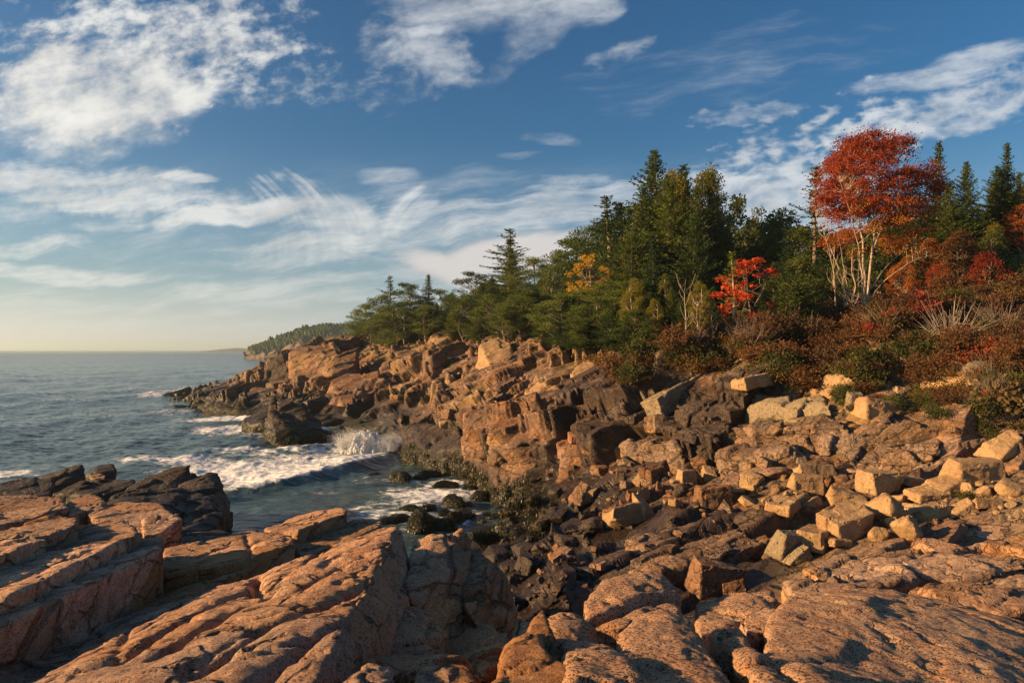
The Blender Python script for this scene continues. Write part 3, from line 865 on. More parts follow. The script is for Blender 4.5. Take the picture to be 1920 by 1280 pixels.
def hullrock(label, cat, pts, base, voxel=0.04, smooth_it=4, mat='near', name='granite_rock', spread=1.12, group=None, shift=(0, 0), **kw):
    """pts: (x, y, distance) of the visible form; base: height it goes down to"""
    p = [P(*q) for q in pts]
    c = np.mean(p, 0)
    b = []
    for q in p:
        w = (q - c) * spread
        b.append(np.array([c[0] + w[0] + shift[0], c[1] + w[1] + shift[1], base]))
    v, f = hull_mesh(p + b)
    me = voxelize(v, f, voxel, smooth_it)
    o = finish_rock(name, me, M[mat], **kw)
    tag(o, label, cat, group)
    return o

# ---- the big ribbed slab, bottom centre left
def plane_fit(pts):
    p = np.array([P(*q) for q in pts]); c = p.mean(0)
    n = np.linalg.svd(p - c)[2][2]
    return c, (n if n[2] > 0 else -n)
PBO = [(746, 984, 7.7), (700, 996, 7.7), (640, 1030, 7.6), (560, 1068, 7.4), (480, 1082, 7.4), (400, 1100, 7.2), (300, 1150, 6.3), (180, 1215, 5.2), (60, 1280, 4.3), (-60, 1340, 3.7), (100, 1500, 2.5), (560, 1330, 3.1), (640, 1225, 4.3), (756, 1120, 5.8), (757, 1050, 6.8)]
PB = plane_fit(PBO)
SL = 'rock slab'
slab('huge ribbed sunlit granite slab with long parallel grooves, filling the bottom centre left', SL, PB,
     PBO,
     1.7, splay=(0.35, -0.05), voxel=0.024, smooth_it=5, seed=1, ridges=0.9, chunk=0.12,
     lines=[([(755, 1030), (640, 1062), (520, 1110), (470, 1130), (380, 1170), (230, 1262)], 0.045, 0.16),
            ([(757, 1065), (650, 1090), (560, 1130), (470, 1160), (300, 1255)], 0.05, 0.17),
            ([(757, 1095), (690, 1110), (600, 1165), (500, 1210), (380, 1285)], 0.05, 0.15),
            ([(640, 1030), (560, 1075), (485, 1100), (482, 1135)], 0.04, 0.14),
            ([(470, 1085), (430, 1100), (330, 1150), (200, 1222)], 0.035, 0.12),
            ([(482, 1075), (478, 1100), (488, 1140)], 0.04, 0.16),
            ([(600, 1045), (540, 1095), (500, 1150)], 0.03, 0.07),
            ([(560, 1180), (450, 1225), (350, 1290)], 0.03, 0.08),
            ([(240, 1180), (230, 1230), (220, 1270)], 0.02, 0.07),
            ([(700, 1165), (600, 1210), (480, 1300)], 0.04, 0.10)])
slab('rounded sunlit granite knob right of the deep vertical crack in the ribbed slab', SL, PB,
     [(770, 1012, 7.3), (805, 1002, 7.4), (845, 1004, 7.5), (862, 1022, 7.3), (800, 1062, 6.7), (764, 1085, 6.3), (764, 1040, 6.9)], 1.2, splay=(0.35, 0.1), voxel=0.022, smooth_it=6, seed=2, chunk=0.3,
     lines=[([(768, 1058), (800, 1045), (855, 1030)], 0.035, 0.10)], name='granite_rock')
slab('tall granite buttress with a dark side falling away to the right into the gully', SL, PB,
     [(770, 1068, 6.5), (850, 1030, 7.2), (884, 1025, 7.5), (872, 1062, 6.9), (800, 1108, 6.2), (765, 1118, 5.9), (758, 1098, 6.1)], 3.2, splay=(0.42, 0.0), voxel=0.03, smooth_it=5, seed=3, chunk=0.6, name='granite_buttress')
hullrock('small upright granite tooth on the crest of the buttress', 'rock', [(850, 1000, 7.5), (866, 990, 7.5), (878, 1002, 7.6), (886, 1030, 7.5), (846, 1030, 7.4)], 7.3, 0.018, 3, seed=4, spread=1.3, name='granite_rock', sz=0.5)
hullrock('sloping dark shoulder of granite below the tooth, above the cobble gully', 'rock',
         [(885, 1030, 7.8), (930, 1085, 7.7), (955, 1150, 7.4), (905, 1060, 7.2), (860, 1120, 6.6), (900, 1190, 6.2)], 4.5, 0.04, 4, seed=5, spread=1.1, shift=(0.35, 0), name='granite_shoulder')
hullrock('dark rounded front face of granite under the ribbed slab at the bottom centre', 'rock',
         [(620, 1240, 4.6), (700, 1150, 5.6), (770, 1118, 6.2), (800, 1150, 5.9), (850, 1200, 5.4), (820, 1260, 4.6), (640, 1300, 4.0)], 6.0, 0.028, 6, seed=6, spread=1.1, shift=(0.1, 0), name='granite_bulge')
hullrock('low sunlit granite ridge cut by the bottom edge, below the dark bulge', 'rock',
         [(600, 1290, 3.3), (690, 1245, 3.7), (738, 1250, 3.7), (745, 1300, 3.3)], 7.4, 0.018, 5, seed=7, sz=0.7)
hullrock('broad lumpy sunlit granite rock at bottom centre, left of the pointed rib', 'rock',
         [(790, 1240, 4.3), (850, 1228, 4.4), (880, 1245, 4.3), (905, 1290, 3.7), (770, 1300, 3.6)], 6.6, 0.02, 5, seed=8, sz=0.7)
hullrock('small sunlit granite wedge between the bulge and the pointed rib', 'rock',
         [(880, 1222, 5.3), (945, 1195, 5.5), (955, 1230, 5.0), (900, 1270, 4.4)], 6.3, 0.02, 4, seed=9, sz=0.6)
hullrock('tall pointed granite rib standing at the bottom centre, brightly lit on its left', 'rock',
         [(985, 1175, 4.9), (1002, 1150, 5.0), (1018, 1134, 5.05), (1027, 1150, 5.0), (1030, 1180, 4.8), (1060, 1260, 4.0), (1075, 1300, 3.5), (985, 1205, 4.3), (940, 1250, 3.9), (915, 1300, 3.5)], 6.2, 0.02, 4, seed=10, sz=0.7, shift=(0.03, 0))
hullrock('shaded granite lump in the gap right of the pointed rib', 'rock',
         [(1035, 1160, 5.6), (1080, 1160, 5.7), (1110, 1185, 5.5), (1090, 1220, 4.9), (1040, 1210, 4.9)], 6.0, 0.025, 5, seed=11, sz=0.7, mat='near_right')
hullrock('half shaded coarse granite rock at the bottom, between the rib and the rounded boulder', 'rock',
         [(1055, 1200, 4.6), (1110, 1195, 4.7), (1150, 1220, 4.4), (1200, 1290, 3.6), (1080, 1300, 3.4)], 6.4, 0.02, 5, seed=12, sz=0.7, mat='near_right')
slab('big rounded sunlit granite block with a horizontal crack, standing right of the gully', SL, plane_of((1100, 1120, 6.2), (1235, 1072, 7.0), (1265, 1120, 6.6)),
     [(1095, 1125, 6.4), (1130, 1090, 6.9), (1190, 1069, 7.2), (1240, 1072, 7.2), (1275, 1105, 6.9), (1275, 1150, 6.3), (1180, 1175, 5.8), (1100, 1165, 5.9)], 1.7, splay=(0.05, -0.05), voxel=0.026, smooth_it=8, seed=13, mat='near_right', chunk=0.3,
     lines=[([(1092, 1165), (1150, 1150), (1210, 1125), (1275, 1110)], 0.05, 0.12)], name='granite_block')
hullrock('large smooth coarse grained granite boulder cut by the bottom edge, right of centre', 'rock',
         [(1162, 1190, 4.9), (1190, 1155, 5.2), (1245, 1143, 5.35), (1290, 1160, 5.2), (1335, 1220, 4.6), (1385, 1300, 3.7), (1165, 1230, 4.3), (1170, 1300, 3.6), (1240, 1190, 4.7), (1300, 1250, 4.0)], 6.4, 0.022, 8, seed=14, mat='near_right', sz=0.9, chunk=0.2, ridges=0.4, name='granite_boulder')
hullrock('shaded granite hump behind the two rounded rocks right of centre', 'rock',
         [(1300, 1125, 7.0), (1380, 1105, 7.3), (1450, 1108, 7.2), (1450, 1150, 6.4), (1310, 1190, 5.8)], 5.6, 0.035, 5, seed=15, mat='near_right', chunk=0.4)
hullrock('narrow granite rib running to the bottom edge, between two dark clefts', 'rock',
         [(1345, 1190, 5.3), (1380, 1175, 5.5), (1400, 1200, 5.1), (1490, 1300, 3.7), (1440, 1300, 3.6)], 6.4, 0.022, 5, seed=16, mat='near_right', sz=0.7)
hullrock('knobbly granite nose at the left end of the great rounded outcrop', 'rock',
         [(1378, 1160, 5.9), (1400, 1140, 6.1), (1440, 1132, 6.2), (1480, 1145, 6.0), (1470, 1180, 5.5), (1400, 1185, 5.4)], 6.2, 0.024, 5, seed=17, mat='near_right', sz=0.7)
hullrock('great rounded granite outcrop filling the bottom right corner, coarse grained', 'rock',
         [(1440, 1160, 5.7), (1490, 1118, 6.6), (1560, 1102, 7.1), (1650, 1097, 7.3), (1760, 1115, 7.3), (1850, 1150, 6.9), (1930, 1175, 6.7), (2150, 1280, 6.0),
          (1430, 1230, 4.5), (1520, 1300, 3.7), (1900, 1320, 4.0), (2300, 1500, 3.6), (1600, 1200, 5.3)], 4.6, 0.035, 8, seed=18, mat='near_right', sz=1.3, chunk=0.25, ridges=0.5, spread=1.04, name='granite_outcrop')

# ---- slabs on the left
PA = plane_of((305, 1010, 8.6), (0, 1170, 5.35), (0, 1005, 10.5))
slab('thick granite block with a dark flat right face, below the smooth left slabs', SL, PA,
     [(302, 1008), (240, 1014), (170, 1060), (120, 1090), (205, 1078), (300, 1030)], 0.80, splay=(0.03, 0.0), voxel=0.025, smooth_it=1, seed=20, ridges=0.5)
slab('long granite block at the left edge with a shaded front face as wide as the block', SL, PA,
     [(212, 1070), (150, 1082), (60, 1135), (0, 1172), (-120, 1240), (-140, 1120), (0, 1085), (160, 1042), (230, 1022)], 0.95, off=0.02, splay=(0.08, -0.02), voxel=0.025, smooth_it=1, seed=21, ridges=0.6)
slab('smooth sunlit granite sheet on the left with fine parallel cracks', SL, PA,
     [(262, 998), (230, 975), (150, 985), (40, 1010), (-150, 1060), (-150, 1200), (0, 1125), (100, 1075)], 0.5, off=0.16, voxel=0.028, smooth_it=1, seed=22, ridges=1.0,
     lines=[([(240, 995), (120, 1025), (0, 1060)], 0.02, 0.06), ([(200, 990), (60, 1030), (-40, 1060)], 0.02, 0.05), ([(180, 1030), (60, 1075), (0, 1100)], 0.02, 0.05)])
slab('upper sunlit granite sheet on the left with a stepped far edge', SL, PA,
     [(150, 968), (110, 965), (0, 995), (-160, 1030), (-160, 1090), (0, 1040), (90, 1000), (140, 985)], 0.5, off=0.34, voxel=0.03, smooth_it=1, seed=23)
PL = plane_of((0, 990, 12.5), (120, 930, 16.5), (340, 965, 13.0))
slab('flat topped granite ledge at the left edge, below the dark sea rocks', SL, PL,
     [(115, 930), (130, 950), (60, 968), (0, 985), (-160, 1010), (-160, 940), (0, 938), (60, 928)], 1.2, off=0.1, voxel=0.045, smooth_it=1, seed=24, mat='mid')
slab('broken granite ledge left of centre on the shore shelf, with cracked top', SL, PL,
     [(185, 928), (200, 945), (130, 965), (115, 950), (150, 925)], 1.4, off=0.0, voxel=0.04, smooth_it=1, seed=25, mat='mid')
slab('rounded granite ledge sloping towards the dark cove rocks on the left', SL, PL,
     [(225, 940), (300, 945), (328, 965), (270, 990), (180, 975), (160, 960)], 1.4, off=-0.05, voxel=0.04, smooth_it=1, seed=26, mat='mid')
slab('squared granite block at the end of the left shelf, beside the dark water', SL, plane_of((275, 1000, 11.6), (340, 962, 12.8), (300, 970, 12.5)),
     [(335, 962), (342, 972), (300, 1000), (270, 1003), (265, 985)], 0.9, voxel=0.03, smooth_it=1, seed=27, mat='mid')
slab('narrow granite step between the left shelf and the smooth sheet', SL, PL,
     [(240, 972), (262, 990), (200, 1010), (60, 1000), (-100, 1010), (0, 980), (150, 960)], 0.8, off=-0.55, voxel=0.04, smooth_it=1, seed=28, mat='mid')
hullrock('small granite lump on the left shelf beside the squared block', 'rock', [(268, 972, 12.4), (300, 965, 12.6), (305, 985, 12.2), (272, 992, 12.0)], 5.6, 0.03, 4, seed=29, mat='mid', sz=0.6)

PC = plane_of((305, 1060, 9.0), (548, 1005, 10.6), (480, 1003, 11.2))
slab('sunlit granite slab with a high shaded front, centre of the shore shelf', SL, PC,
     [(305, 1030), (370, 1018), (480, 998), (545, 1003), (552, 1015), (470, 1045), (400, 1062), (305, 1078)], 0.75, splay=(0.05, 0.0), voxel=0.03, smooth_it=1, seed=30,
     lines=[([(310, 1052), (400, 1030), (500, 1008)], 0.03, 0.08), ([(470, 1045), (468, 1020), (460, 1004)], 0.03, 0.06)])
slab('raised tilted granite block with a bright left end, at the water above the shelf', SL, plane_of((495, 992, 12.2), (645, 950, 13.6), (560, 965, 13.6)),
     [(496, 990), (560, 965), (640, 949), (650, 955), (648, 962), (560, 992), (505, 998)], 0.62, voxel=0.032, smooth_it=1, seed=31)
slab('dark low granite slab beside the water, right of the raised block', SL, plane_of((550, 1020, 11.0), (712, 975, 12.6), (650, 975, 12.9)),
     [(552, 1020), (600, 1000), (660, 975), (712, 974), (716, 985), (640, 1018), (560, 1040)], 0.9, off=-0.05, voxel=0.035, smooth_it=1, seed=32, mat='mid')
slab('grey granite strip wedged between the sunlit slab and the ribbed slab', SL, plane_of((305, 1110, 7.9), (450, 1050, 9.6), (400, 1060, 9.8)),
     [(305, 1100), (380, 1070), (430, 1052), (470, 1060), (400, 1085), (300, 1150), (200, 1205), (180, 1180)], 0.6, off=-0.05, voxel=0.03, smooth_it=1, seed=33)
slab('smaller granite sheet at the bottom left corner, under the long block', SL, PB,
     [(60, 1275), (200, 1200), (300, 1148), (290, 1130), (150, 1185), (0, 1260), (-120, 1320), (-60, 1400)], 0.5, off=-0.12, voxel=0.028, smooth_it=1, seed=34)
slab('flat wet granite slab low beside the cove water, behind the sunlit slab', SL, plane_of((330, 1010, 16), (430, 995, 18), (400, 990, 18.6)),
     [(320, 1015), (350, 998), (420, 994), (440, 1005), (360, 1030)], 3.0, voxel=0.07, smooth_it=1, seed=35, mat='dark')

# ---- dark rocks standing in the sea on the left
SEA = 'rocks standing in the sea on the left'
def seark(label, pts, seed, voxel=0.085, mat='dark', sz=1.5, base=-0.8, smooth_it=0):
    return hullrock(label, 'sea rock', pts, base, voxel, smooth_it, mat=mat, name='sea_rock', seed=seed, sz=sz, spread=1.1, ridges=0.5, chunk=1.3)
seark('dark wedge shaped sea rock far left with a long flat top', [(60, 900, 42), (90, 885, 42.5), (130, 873, 43), (155, 870, 43), (157, 890, 42.5), (100, 912, 41)], 40)
seark('low dark sea rock at the left edge of the cove rocks', [(-40, 925, 40), (0, 905, 40.5), (50, 897, 41), (100, 900, 41), (100, 925, 39), (0, 940, 38)], 41)
seark('dark sea rock with a steep right side, behind the pinkish topped one', [(158, 888, 44), (180, 872, 44.5), (210, 866, 45), (218, 880, 44), (180, 890, 43)], 42)
seark('long sea rock with a pinkish slanting top', [(95, 925, 37), (150, 902, 38), (215, 895, 39), (252, 900, 38.5), (250, 920, 37.5), (180, 930, 36.5)], 43, mat='dark')
seark('flat topped dark ledge at the left edge, nearer than the sea rocks', [(-40, 965, 27), (0, 940, 28), (60, 925, 30), (100, 930, 30), (90, 950, 28)], 44)
seark('high wedge of sea rock pointing up to the right', [(225, 925, 37), (270, 895, 38.5), (330, 873, 39.5), (356, 870, 39.5), (360, 890, 39), (345, 915, 38), (280, 940, 36.5)], 45)
seark('massive black cliff of sea rock dropping into the dark cove', [(180, 940, 34), (240, 920, 35.5), (345, 910, 37), (350, 960, 34), (300, 965, 32), (200, 965, 31)], 46)
seark('stepped black sea rock nearest the breaking wave, with a pale flat top', [(335, 908, 38), (368, 893, 39.5), (395, 884, 40), (412, 888, 40), (422, 925, 38.5), (435, 945, 37.5), (400, 985, 33), (340, 990, 32), (340, 930, 36)], 47)
seark('small rock standing between the wedge and the stepped sea rock', [(338, 900, 39.5), (360, 886, 40), (378, 888, 40), (372, 905, 39)], 48)
seark('low weedy sea rock at the foot of the black cliff, by the calm water', [(330, 985, 31), (370, 975, 32), (400, 960, 34), (420, 960, 34.5), (400, 990, 32), (340, 1000, 30)], 49, mat='cobble')
seark('small sunlit granite block lying on the dark sea rocks', [(168, 892, 42), (185, 886, 42.5), (200, 888, 42.3), (196, 896, 41.8), (172, 898, 41.6)], 50, mat='mid', base=2.0, sz=1.0, voxel=0.06)
seark('long black tilted sea rock beside the cliff, on its left', [(150, 905, 39), (200, 900, 40), (235, 905, 39.5), (230, 925, 38), (160, 920, 38)], 51)

# ---- bedrock under the near rocks
def build_ledge():
    X = np.linspace(-18, 12, 260); Y = np.linspace(-9, 19, 260)
    gx, gy = np.meshgrid(X, Y)
    edge = np.interp(gx, [-18, -6, -4, -2.2, -1.0, 0.0, 0.8, 1.5, 3, 6, 12], [17, 16, 13, 10.0, 8.3, 6.0, 5.6, 7.0, 7.6, 8.2, 9])
    topz = np.where(gx < 0, 7.15 + 0.17 * np.clip(gx + 1.3, -6, 1.3) - 0.06 * (gy - 7) , 7.0 - 0.13 * (gy - 5))
    topz = np.minimum(topz, 7.6)
    topz = topz - ss(gx, -6, -12) * ss(gy, 9, 15) * 2.2
    bot = np.where(gx < -1.5, -1.5, 2.4)
    k = ss(gy - edge, 0.0, 1.6)
    z = topz * (1 - k) + bot * k
    v = np.stack([gx, gy, z], -1).reshape(-1, 3)
    v[:, 2] += fbm(v / 1.5, 4, 8) * 0.22
    link('ground', mesh_np('ground', v, grid_faces(260, 260), M['near'], True)).__setitem__('kind', 'structure')
build_ledge()
# ================================================================== loose boulders
def boulder_mesh(kind, seed, voxel=0.036):
    """unit boulder about 1 m across, base at z=0"""
    rs = np.random.RandomState(seed)
    if kind == 'block':
        p = np.array([[a, b, c] for a in (-.5, .5) for b in (-.36, .36) for c in (0, .62)]) + rs.uniform(-.09, .09, (8, 3))
    elif kind == 'slab':
        p = np.array([[a, b, c] for a in (-.5, .5) for b in (-.38, .38) for c in (0, .26)]) + rs.uniform(-.08, .08, (8, 3))
        p = np.r_[p, rs.uniform(-1, 1, (3, 3)) * (.5, .42, .10) + (0, 0, .14)]
    elif kind == 'wedge':
        p = np.array([(-.5, -.3, 0), (-.45, .3, 0), (.5, -.33, 0), (.45, .3, 0), (-.3, -.2, .28), (-.3, .22, .3), (.18, -.2, .62), (.25, .2, .68)]) + rs.uniform(-.08, .08, (8, 3))
    elif kind == 'angular':
        q = rs.normal(size=(15, 3)); q /= np.abs(q).max(1, keepdims=True) ** 0.55 * np.linalg.norm(q, axis=1, keepdims=True) ** 0.45
        p = q * (.48, .38, .34) + (0, 0, .34)
    else:
        q = rs.normal(size=(34, 3)); q /= np.linalg.norm(q, axis=1, keepdims=True)
        p = q * (.49, .40, .33) + (0, 0, .31)
    v, f = hull_mesh(p)
    me = voxelize(v, f, voxel, {'round': 5}.get(kind, 1))
    v, n = mesh_to_np(me)
    d = fbm(v / .45 + seed, 3, seed) * .035 + fbm(v / .12 + seed, 2, seed + 5) * .010
    d += blocks(v + seed, np.eye(3), (.5, .35, .3), .022, .9, seed=seed, lean=(0, 0)) * (0 if kind == 'round' else 1)
    v = v + n * d[:, None]
    v[:, 2] -= v[:, 2].min()
    ext = v[:, 0].max() - v[:, 0].min(); v /= ext
    me.vertices.foreach_set('co', v.astype(np.float32).ravel())
    me.polygons.foreach_set('use_smooth', np.zeros(len(me.polygons), bool))
    me.update(); me.materials.clear()
    me.name = 'boulder'
    return me, v
PROTO = {}
for k, ns in (('block', 5), ('slab', 4), ('wedge', 3), ('angular', 5), ('round', 3)):
    PROTO[k] = [boulder_mesh(k, 100 + 7 * i + len(k)) for i in range(ns)]
_mm = {}
def proto(kind, i, mat):
    i %= len(PROTO[kind]); key = (kind, i, mat)
    if key not in _mm:
        me = PROTO[kind][i][0].copy(); me.materials.append(M[mat]); _mm[key] = me
    return _mm[key], PROTO[kind][i][1]

RB = random.Random(11)
def boulder(x, y, w, h, kind, mat, label=None, group=None, rz=None, i=None, name='boulder', cat='boulder', depth=None, tilt=0.22, sink=0.20):
    """x,y: pixel of the middle of its foot; w,h: size in the photo's pixels"""
    loc, nn = on_ground(x, y)
    if loc is None: return None
    d = loc.y
    me, v = proto(kind, RB.randrange(9) if i is None else i, mat)
    W = w / F * d; H = h / F * d * 1.06
    z0 = v[:, 2].max()
    o = link(name, me)
    rz = RB.uniform(0, 6.28) if rz is None else rz
    o.rotation_euler = (RB.uniform(-tilt, tilt), RB.uniform(-tilt, tilt), rz)
    sy = RB.uniform(.75, 1.1) * W if depth is None else depth
    o.scale = (W, sy, H / z0)
    o.location = (loc.x, loc.y + sy * 0.2, loc.z - H * sink)
    tag(o, label, cat, group)
    return o

G1 = 'sunlit boulders along the back of the cove beach'
named = [
 (1340, 948, 66, 46, 'block', 'red', 'square cut reddish boulder standing alone at the left of the sunlit boulders', .15),
 (1170, 988, 84, 52, 'angular', 'boulder', 'jagged golden boulder in the middle of the dark cobbles', .6),
 (1210, 965, 46, 50, 'wedge', 'boulder', 'upright brown boulder leaning against the jagged golden one', 2.0),
 (1597, 1008, 100, 62, 'block', 'boulder', 'largest angular tan boulder, broken flat on its right side, at the middle of the pile', .4),
 (1672, 978, 66, 60, 'angular', 'boulder', 'tall rounded cream boulder right of the largest angular one', .3),
 (1595, 945, 78, 50, 'wedge', 'boulder', 'yellow boulder with a dark slanting top behind the largest angular one', 2.9),
 (1517, 918, 66, 34, 'block', 'boulder', 'flat faced tan boulder left of the yellow one with a dark top', 0),
 (1530, 894, 74, 26, 'slab', 'boulder', 'low flat boulder lying behind the flat faced tan one', .1),
 (1465, 896, 66, 24, 'round', 'red', 'low smooth reddish boulder at the back of the pile, below the cliff foot', 0),
 (1655, 918, 78, 42, 'block', 'boulder', 'bright boulder against the cliff foot, in the middle of the back row', .3),
 (1795, 922, 96, 46, 'wedge', 'boulder', 'pointed boulder casting a dark triangle, in front of the long slab boulder', .2),
 (1840, 900, 108, 46, 'block', 'boulder', 'long grey tan slab boulder, biggest at the right of the back row', .1),
 (1712, 912, 58, 22, 'slab', 'boulder', 'thin pale slab left of the pointed boulder', .3),
 (1750, 935, 74, 26, 'slab', 'boulder', 'pale flat boulder directly below the pointed boulder', 0),
 (1750, 975, 78, 32, 'slab', 'boulder', 'cracked flat boulder right of the tall rounded cream one', .2),
 (1708, 1015, 76, 54, 'angular', 'boulder', 'brown boulder with a dark right half, on the edge of the long ledges', 1.0),
 (1478, 1046, 84, 60, 'block', 'grey', 'blocky greenish grey boulder at the left end of the long ledges', .5),
 (1535, 1032, 80, 46, 'block', 'boulder', 'brown block leaning on the greenish grey boulder', .9),
 (1500, 1052, 62, 36, 'wedge', 'grey', 'small grey block at the foot of the greenish grey boulder', .3),
 (1340, 1108, 104, 64, 'block', 'red', 'big rounded reddish block alone in the shaded gully', .25),
 (1377, 1112, 46, 28, 'block', 'red', 'small reddish cube beside the big block in the shaded gully', .1),
 (1652, 1013, 38, 30, 'round', 'boulder', 'small round egg like boulder below the largest angular one', 0),
 (1856, 932, 42, 24, 'angular', 'boulder', 'small cream boulder among the bushes at the right end of the beach', 0),
 (1852, 952, 56, 20, 'slab', 'boulder', 'thin cream slab below the bushes at the right end of the beach', 0),
 (1905, 930, 60, 38, 'round', 'boulder', 'pale rounded boulder cut by the right edge of the picture', 0),
 (1812, 962, 60, 28, 'wedge', 'boulder', 'split cream wedge left of the long ledges, under the bushes', 0),
 (1520, 955, 60, 24, 'angular', 'boulder', 'cream boulder just left of the yellow one, low to the ground', .8),
 (1470, 955, 64, 24, 'slab', 'boulder', 'buff slab tilted to the left, between the square cut and yellow boulders', .8),
 (1418, 912, 52, 34, 'angular', 'boulder', 'brown faceted boulder in the row behind the square cut one', .8),
 (1380, 905, 44, 22, 'wedge', 'red', 'reddish slab shaped boulder behind the square cut one', .8),
 (1160, 975, 50, 30, 'slab', 'red', 'orange slab propped up among the dark cobbles left of the jagged one', .8),
 (1205, 938, 40, 28, 'angular', 'boulder', 'smooth orange boulder with a split, left of the square cut one', .8),
 (1095, 940, 60, 42, 'wedge', 'red', 'orange wedge leaning up to the right among the dark cobbles', .8),
 (1225, 905, 50, 38, 'block', 'red', 'reddish squarish boulder at the foot of the dark cliff', .8),
 (1540, 935, 30, 26, 'wedge', 'boulder', 'small pale pointed boulder beside the cream one', .8),
 (1620, 960, 52, 20, 'slab', 'boulder', 'pale slab squeezed between the yellow and the tall rounded boulder', .8),
 (1690, 945, 60, 26, 'angular', 'boulder', 'tan boulder filling the gap behind the tall rounded one', .8),
 (1575, 1025, 50, 22, 'slab', 'boulder', 'flat stone under the left corner of the largest angular boulder', .2),
]
for k, (x, y, w, h, kd, mt, lb, rz) in enumerate(named):
    boulder(x, y, w, h, kd, mt, lb, G1, rz=rz, i=k)

G2 = 'rocks scattered on the wooded slope'
for k, (x, y, w, h, kd, mt, lb, rz) in enumerate([
 (1652, 794, 88, 52, 'block', 'boulder', 'great square sunlit block on the slope, above the cove beach on the right', .12),
 (1678, 712, 46, 44, 'block', 'boulder', 'cube shaped block among the rust bushes, above the great square block', .15),
 (1693, 742, 30, 20, 'block', 'boulder', 'small bright cube sitting just above the great square block', .1),
 (1570, 668, 30, 26, 'block', 'grey', 'grey cube high among the bushes, below the red crowned maple', .2),
 (1570, 705, 34, 40, 'wedge', 'grey', 'narrow grey slab standing under the grey cube', .2),
 (1850, 705, 78, 36, 'round', 'grey', 'broad rounded grey rock among the bushes at the right', 0),
 (1800, 700, 56, 30, 'round', 'grey', 'smaller rounded grey rock left of the broad one', 0),
 (1905, 700, 50, 34, 'angular', 'boulder', 'pale broken rock at the right edge, among the bushes', 0),
 (1370, 640, 34, 26, 'round', 'boulder', 'pale rock showing beneath the thin trunked little spruce', 0),
 (1470, 672, 40, 26, 'angular', 'grey', 'pale grey rock at the brow of the slope, left of the grey cube', 0),
 (1412, 722, 70, 26, 'slab', 'boulder', 'pale flat slab at the brow above the dark cliff', .4),
 (1422, 768, 60, 44, 'block', 'grey', 'dark faced block with a pale top edge, under the pale flat slab', .5),
 (1640, 700, 24, 26, 'angular', 'boulder', 'small upright pale rock left of the cube shaped block', 0),
 (1645, 665, 24, 16, 'round', 'boulder', 'white topped small rock left of the cube shaped block, higher up', 0),
 (1745, 695, 40, 26, 'round', 'grey', 'grey mottled rock right of the cube shaped block', 0),
 (1525, 775, 80, 40, 'wedge', 'grey', 'long grey broken rock left of the great square block', .2),
 (1600, 770, 30, 46, 'block', 'grey', 'upright grey block just left of the great square block', .1),
 (1690, 812, 44, 22, 'block', 'grey', 'small grey block at the right foot of the great square block', .1),
 (1890, 855, 80, 56, 'wedge', 'boulder', 'massive sunlit rock face at the right edge, above the beach', .4),
 (1480, 690, 34, 30, 'slab', 'grey', 'leaning grey slab at the brow, beside the pale grey rock', .4),
 (1860, 660, 30, 18, 'angular', 'grey', 'small grey rock above the broad rounded one', .4)]):
    boulder(x, y, w, h, kd, mt, lb, G2, rz=rz, i=k + 1, name='boulder', sink=.2)

def inside(x, y, poly):
    r = False
    for i in range(len(poly)):
        (x1, y1), (x2, y2) = poly[i - 1], poly[i]
        if (y1 > y) != (y2 > y) and x < (x2 - x1) * (y - y1) / (y2 - y1) + x1: r = not r
    return r
def scatter(n, poly, wmin, wmax, kinds, mats, label, group, seed, cat='boulder', name='boulder', gap=0.6, taken=None, squash=0.6):
    rr = random.Random(seed); xs = [p[0] for p in poly]; ys = [p[1] for p in poly]
    taken = taken if taken is not None else []
    tries = 0; k = 0
    while k < n and tries < n * 40:
        tries += 1
        x, y = rr.uniform(min(xs), max(xs)), rr.uniform(min(ys), max(ys))
        if not inside(x, y, poly): continue
        w = wmin + (wmax - wmin) * rr.random() ** 2.2
        if any(abs(x - a) < (w + c) * .5 * gap and abs(y - b) < (w + c) * .25 * gap for a, b, c in taken): continue
        taken.append((x, y, w)); k += 1
        lb = label(x, y, w) if callable(label) else label
        boulder(x, y, w, w * rr.uniform(.35, .75), rr.choice(kinds), rr.choice(mats), lb, group, name=name, cat=cat, tilt=.45)
tk = [(q[0], q[1] - q[3] / 2, q[2]) for q in named]
scatter(85, [(1180, 905), (1300, 890), (1500, 880), (1700, 900), (1900, 900), (1930, 960), (1800, 985), (1640, 1000), (1480, 965), (1250, 960), (1150, 970)], 12, 50,
        ['block', 'angular', 'slab', 'wedge', 'round'], ['boulder', 'boulder', 'bank', 'red'], 'small tan stone filling the gaps between the sunlit beach boulders', 'small stones among the sunlit boulders', 3, taken=tk, cat='stone', name='beach_stone')
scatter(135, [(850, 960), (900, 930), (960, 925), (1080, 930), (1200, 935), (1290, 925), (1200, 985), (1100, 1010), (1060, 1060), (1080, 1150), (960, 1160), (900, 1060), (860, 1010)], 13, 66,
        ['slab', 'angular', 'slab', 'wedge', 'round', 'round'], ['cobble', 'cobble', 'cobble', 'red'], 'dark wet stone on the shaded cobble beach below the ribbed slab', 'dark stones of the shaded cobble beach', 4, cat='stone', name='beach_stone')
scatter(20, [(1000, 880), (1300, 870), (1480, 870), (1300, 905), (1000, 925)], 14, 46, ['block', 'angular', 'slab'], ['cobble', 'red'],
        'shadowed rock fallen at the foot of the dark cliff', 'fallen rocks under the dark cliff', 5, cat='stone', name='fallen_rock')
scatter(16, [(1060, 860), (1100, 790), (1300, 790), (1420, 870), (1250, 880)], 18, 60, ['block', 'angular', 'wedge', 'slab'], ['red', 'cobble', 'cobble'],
        'broken block lodged on the stepped face of the dark cliff', 'broken blocks on the cliff face', 6, cat='stone', name='fallen_rock')
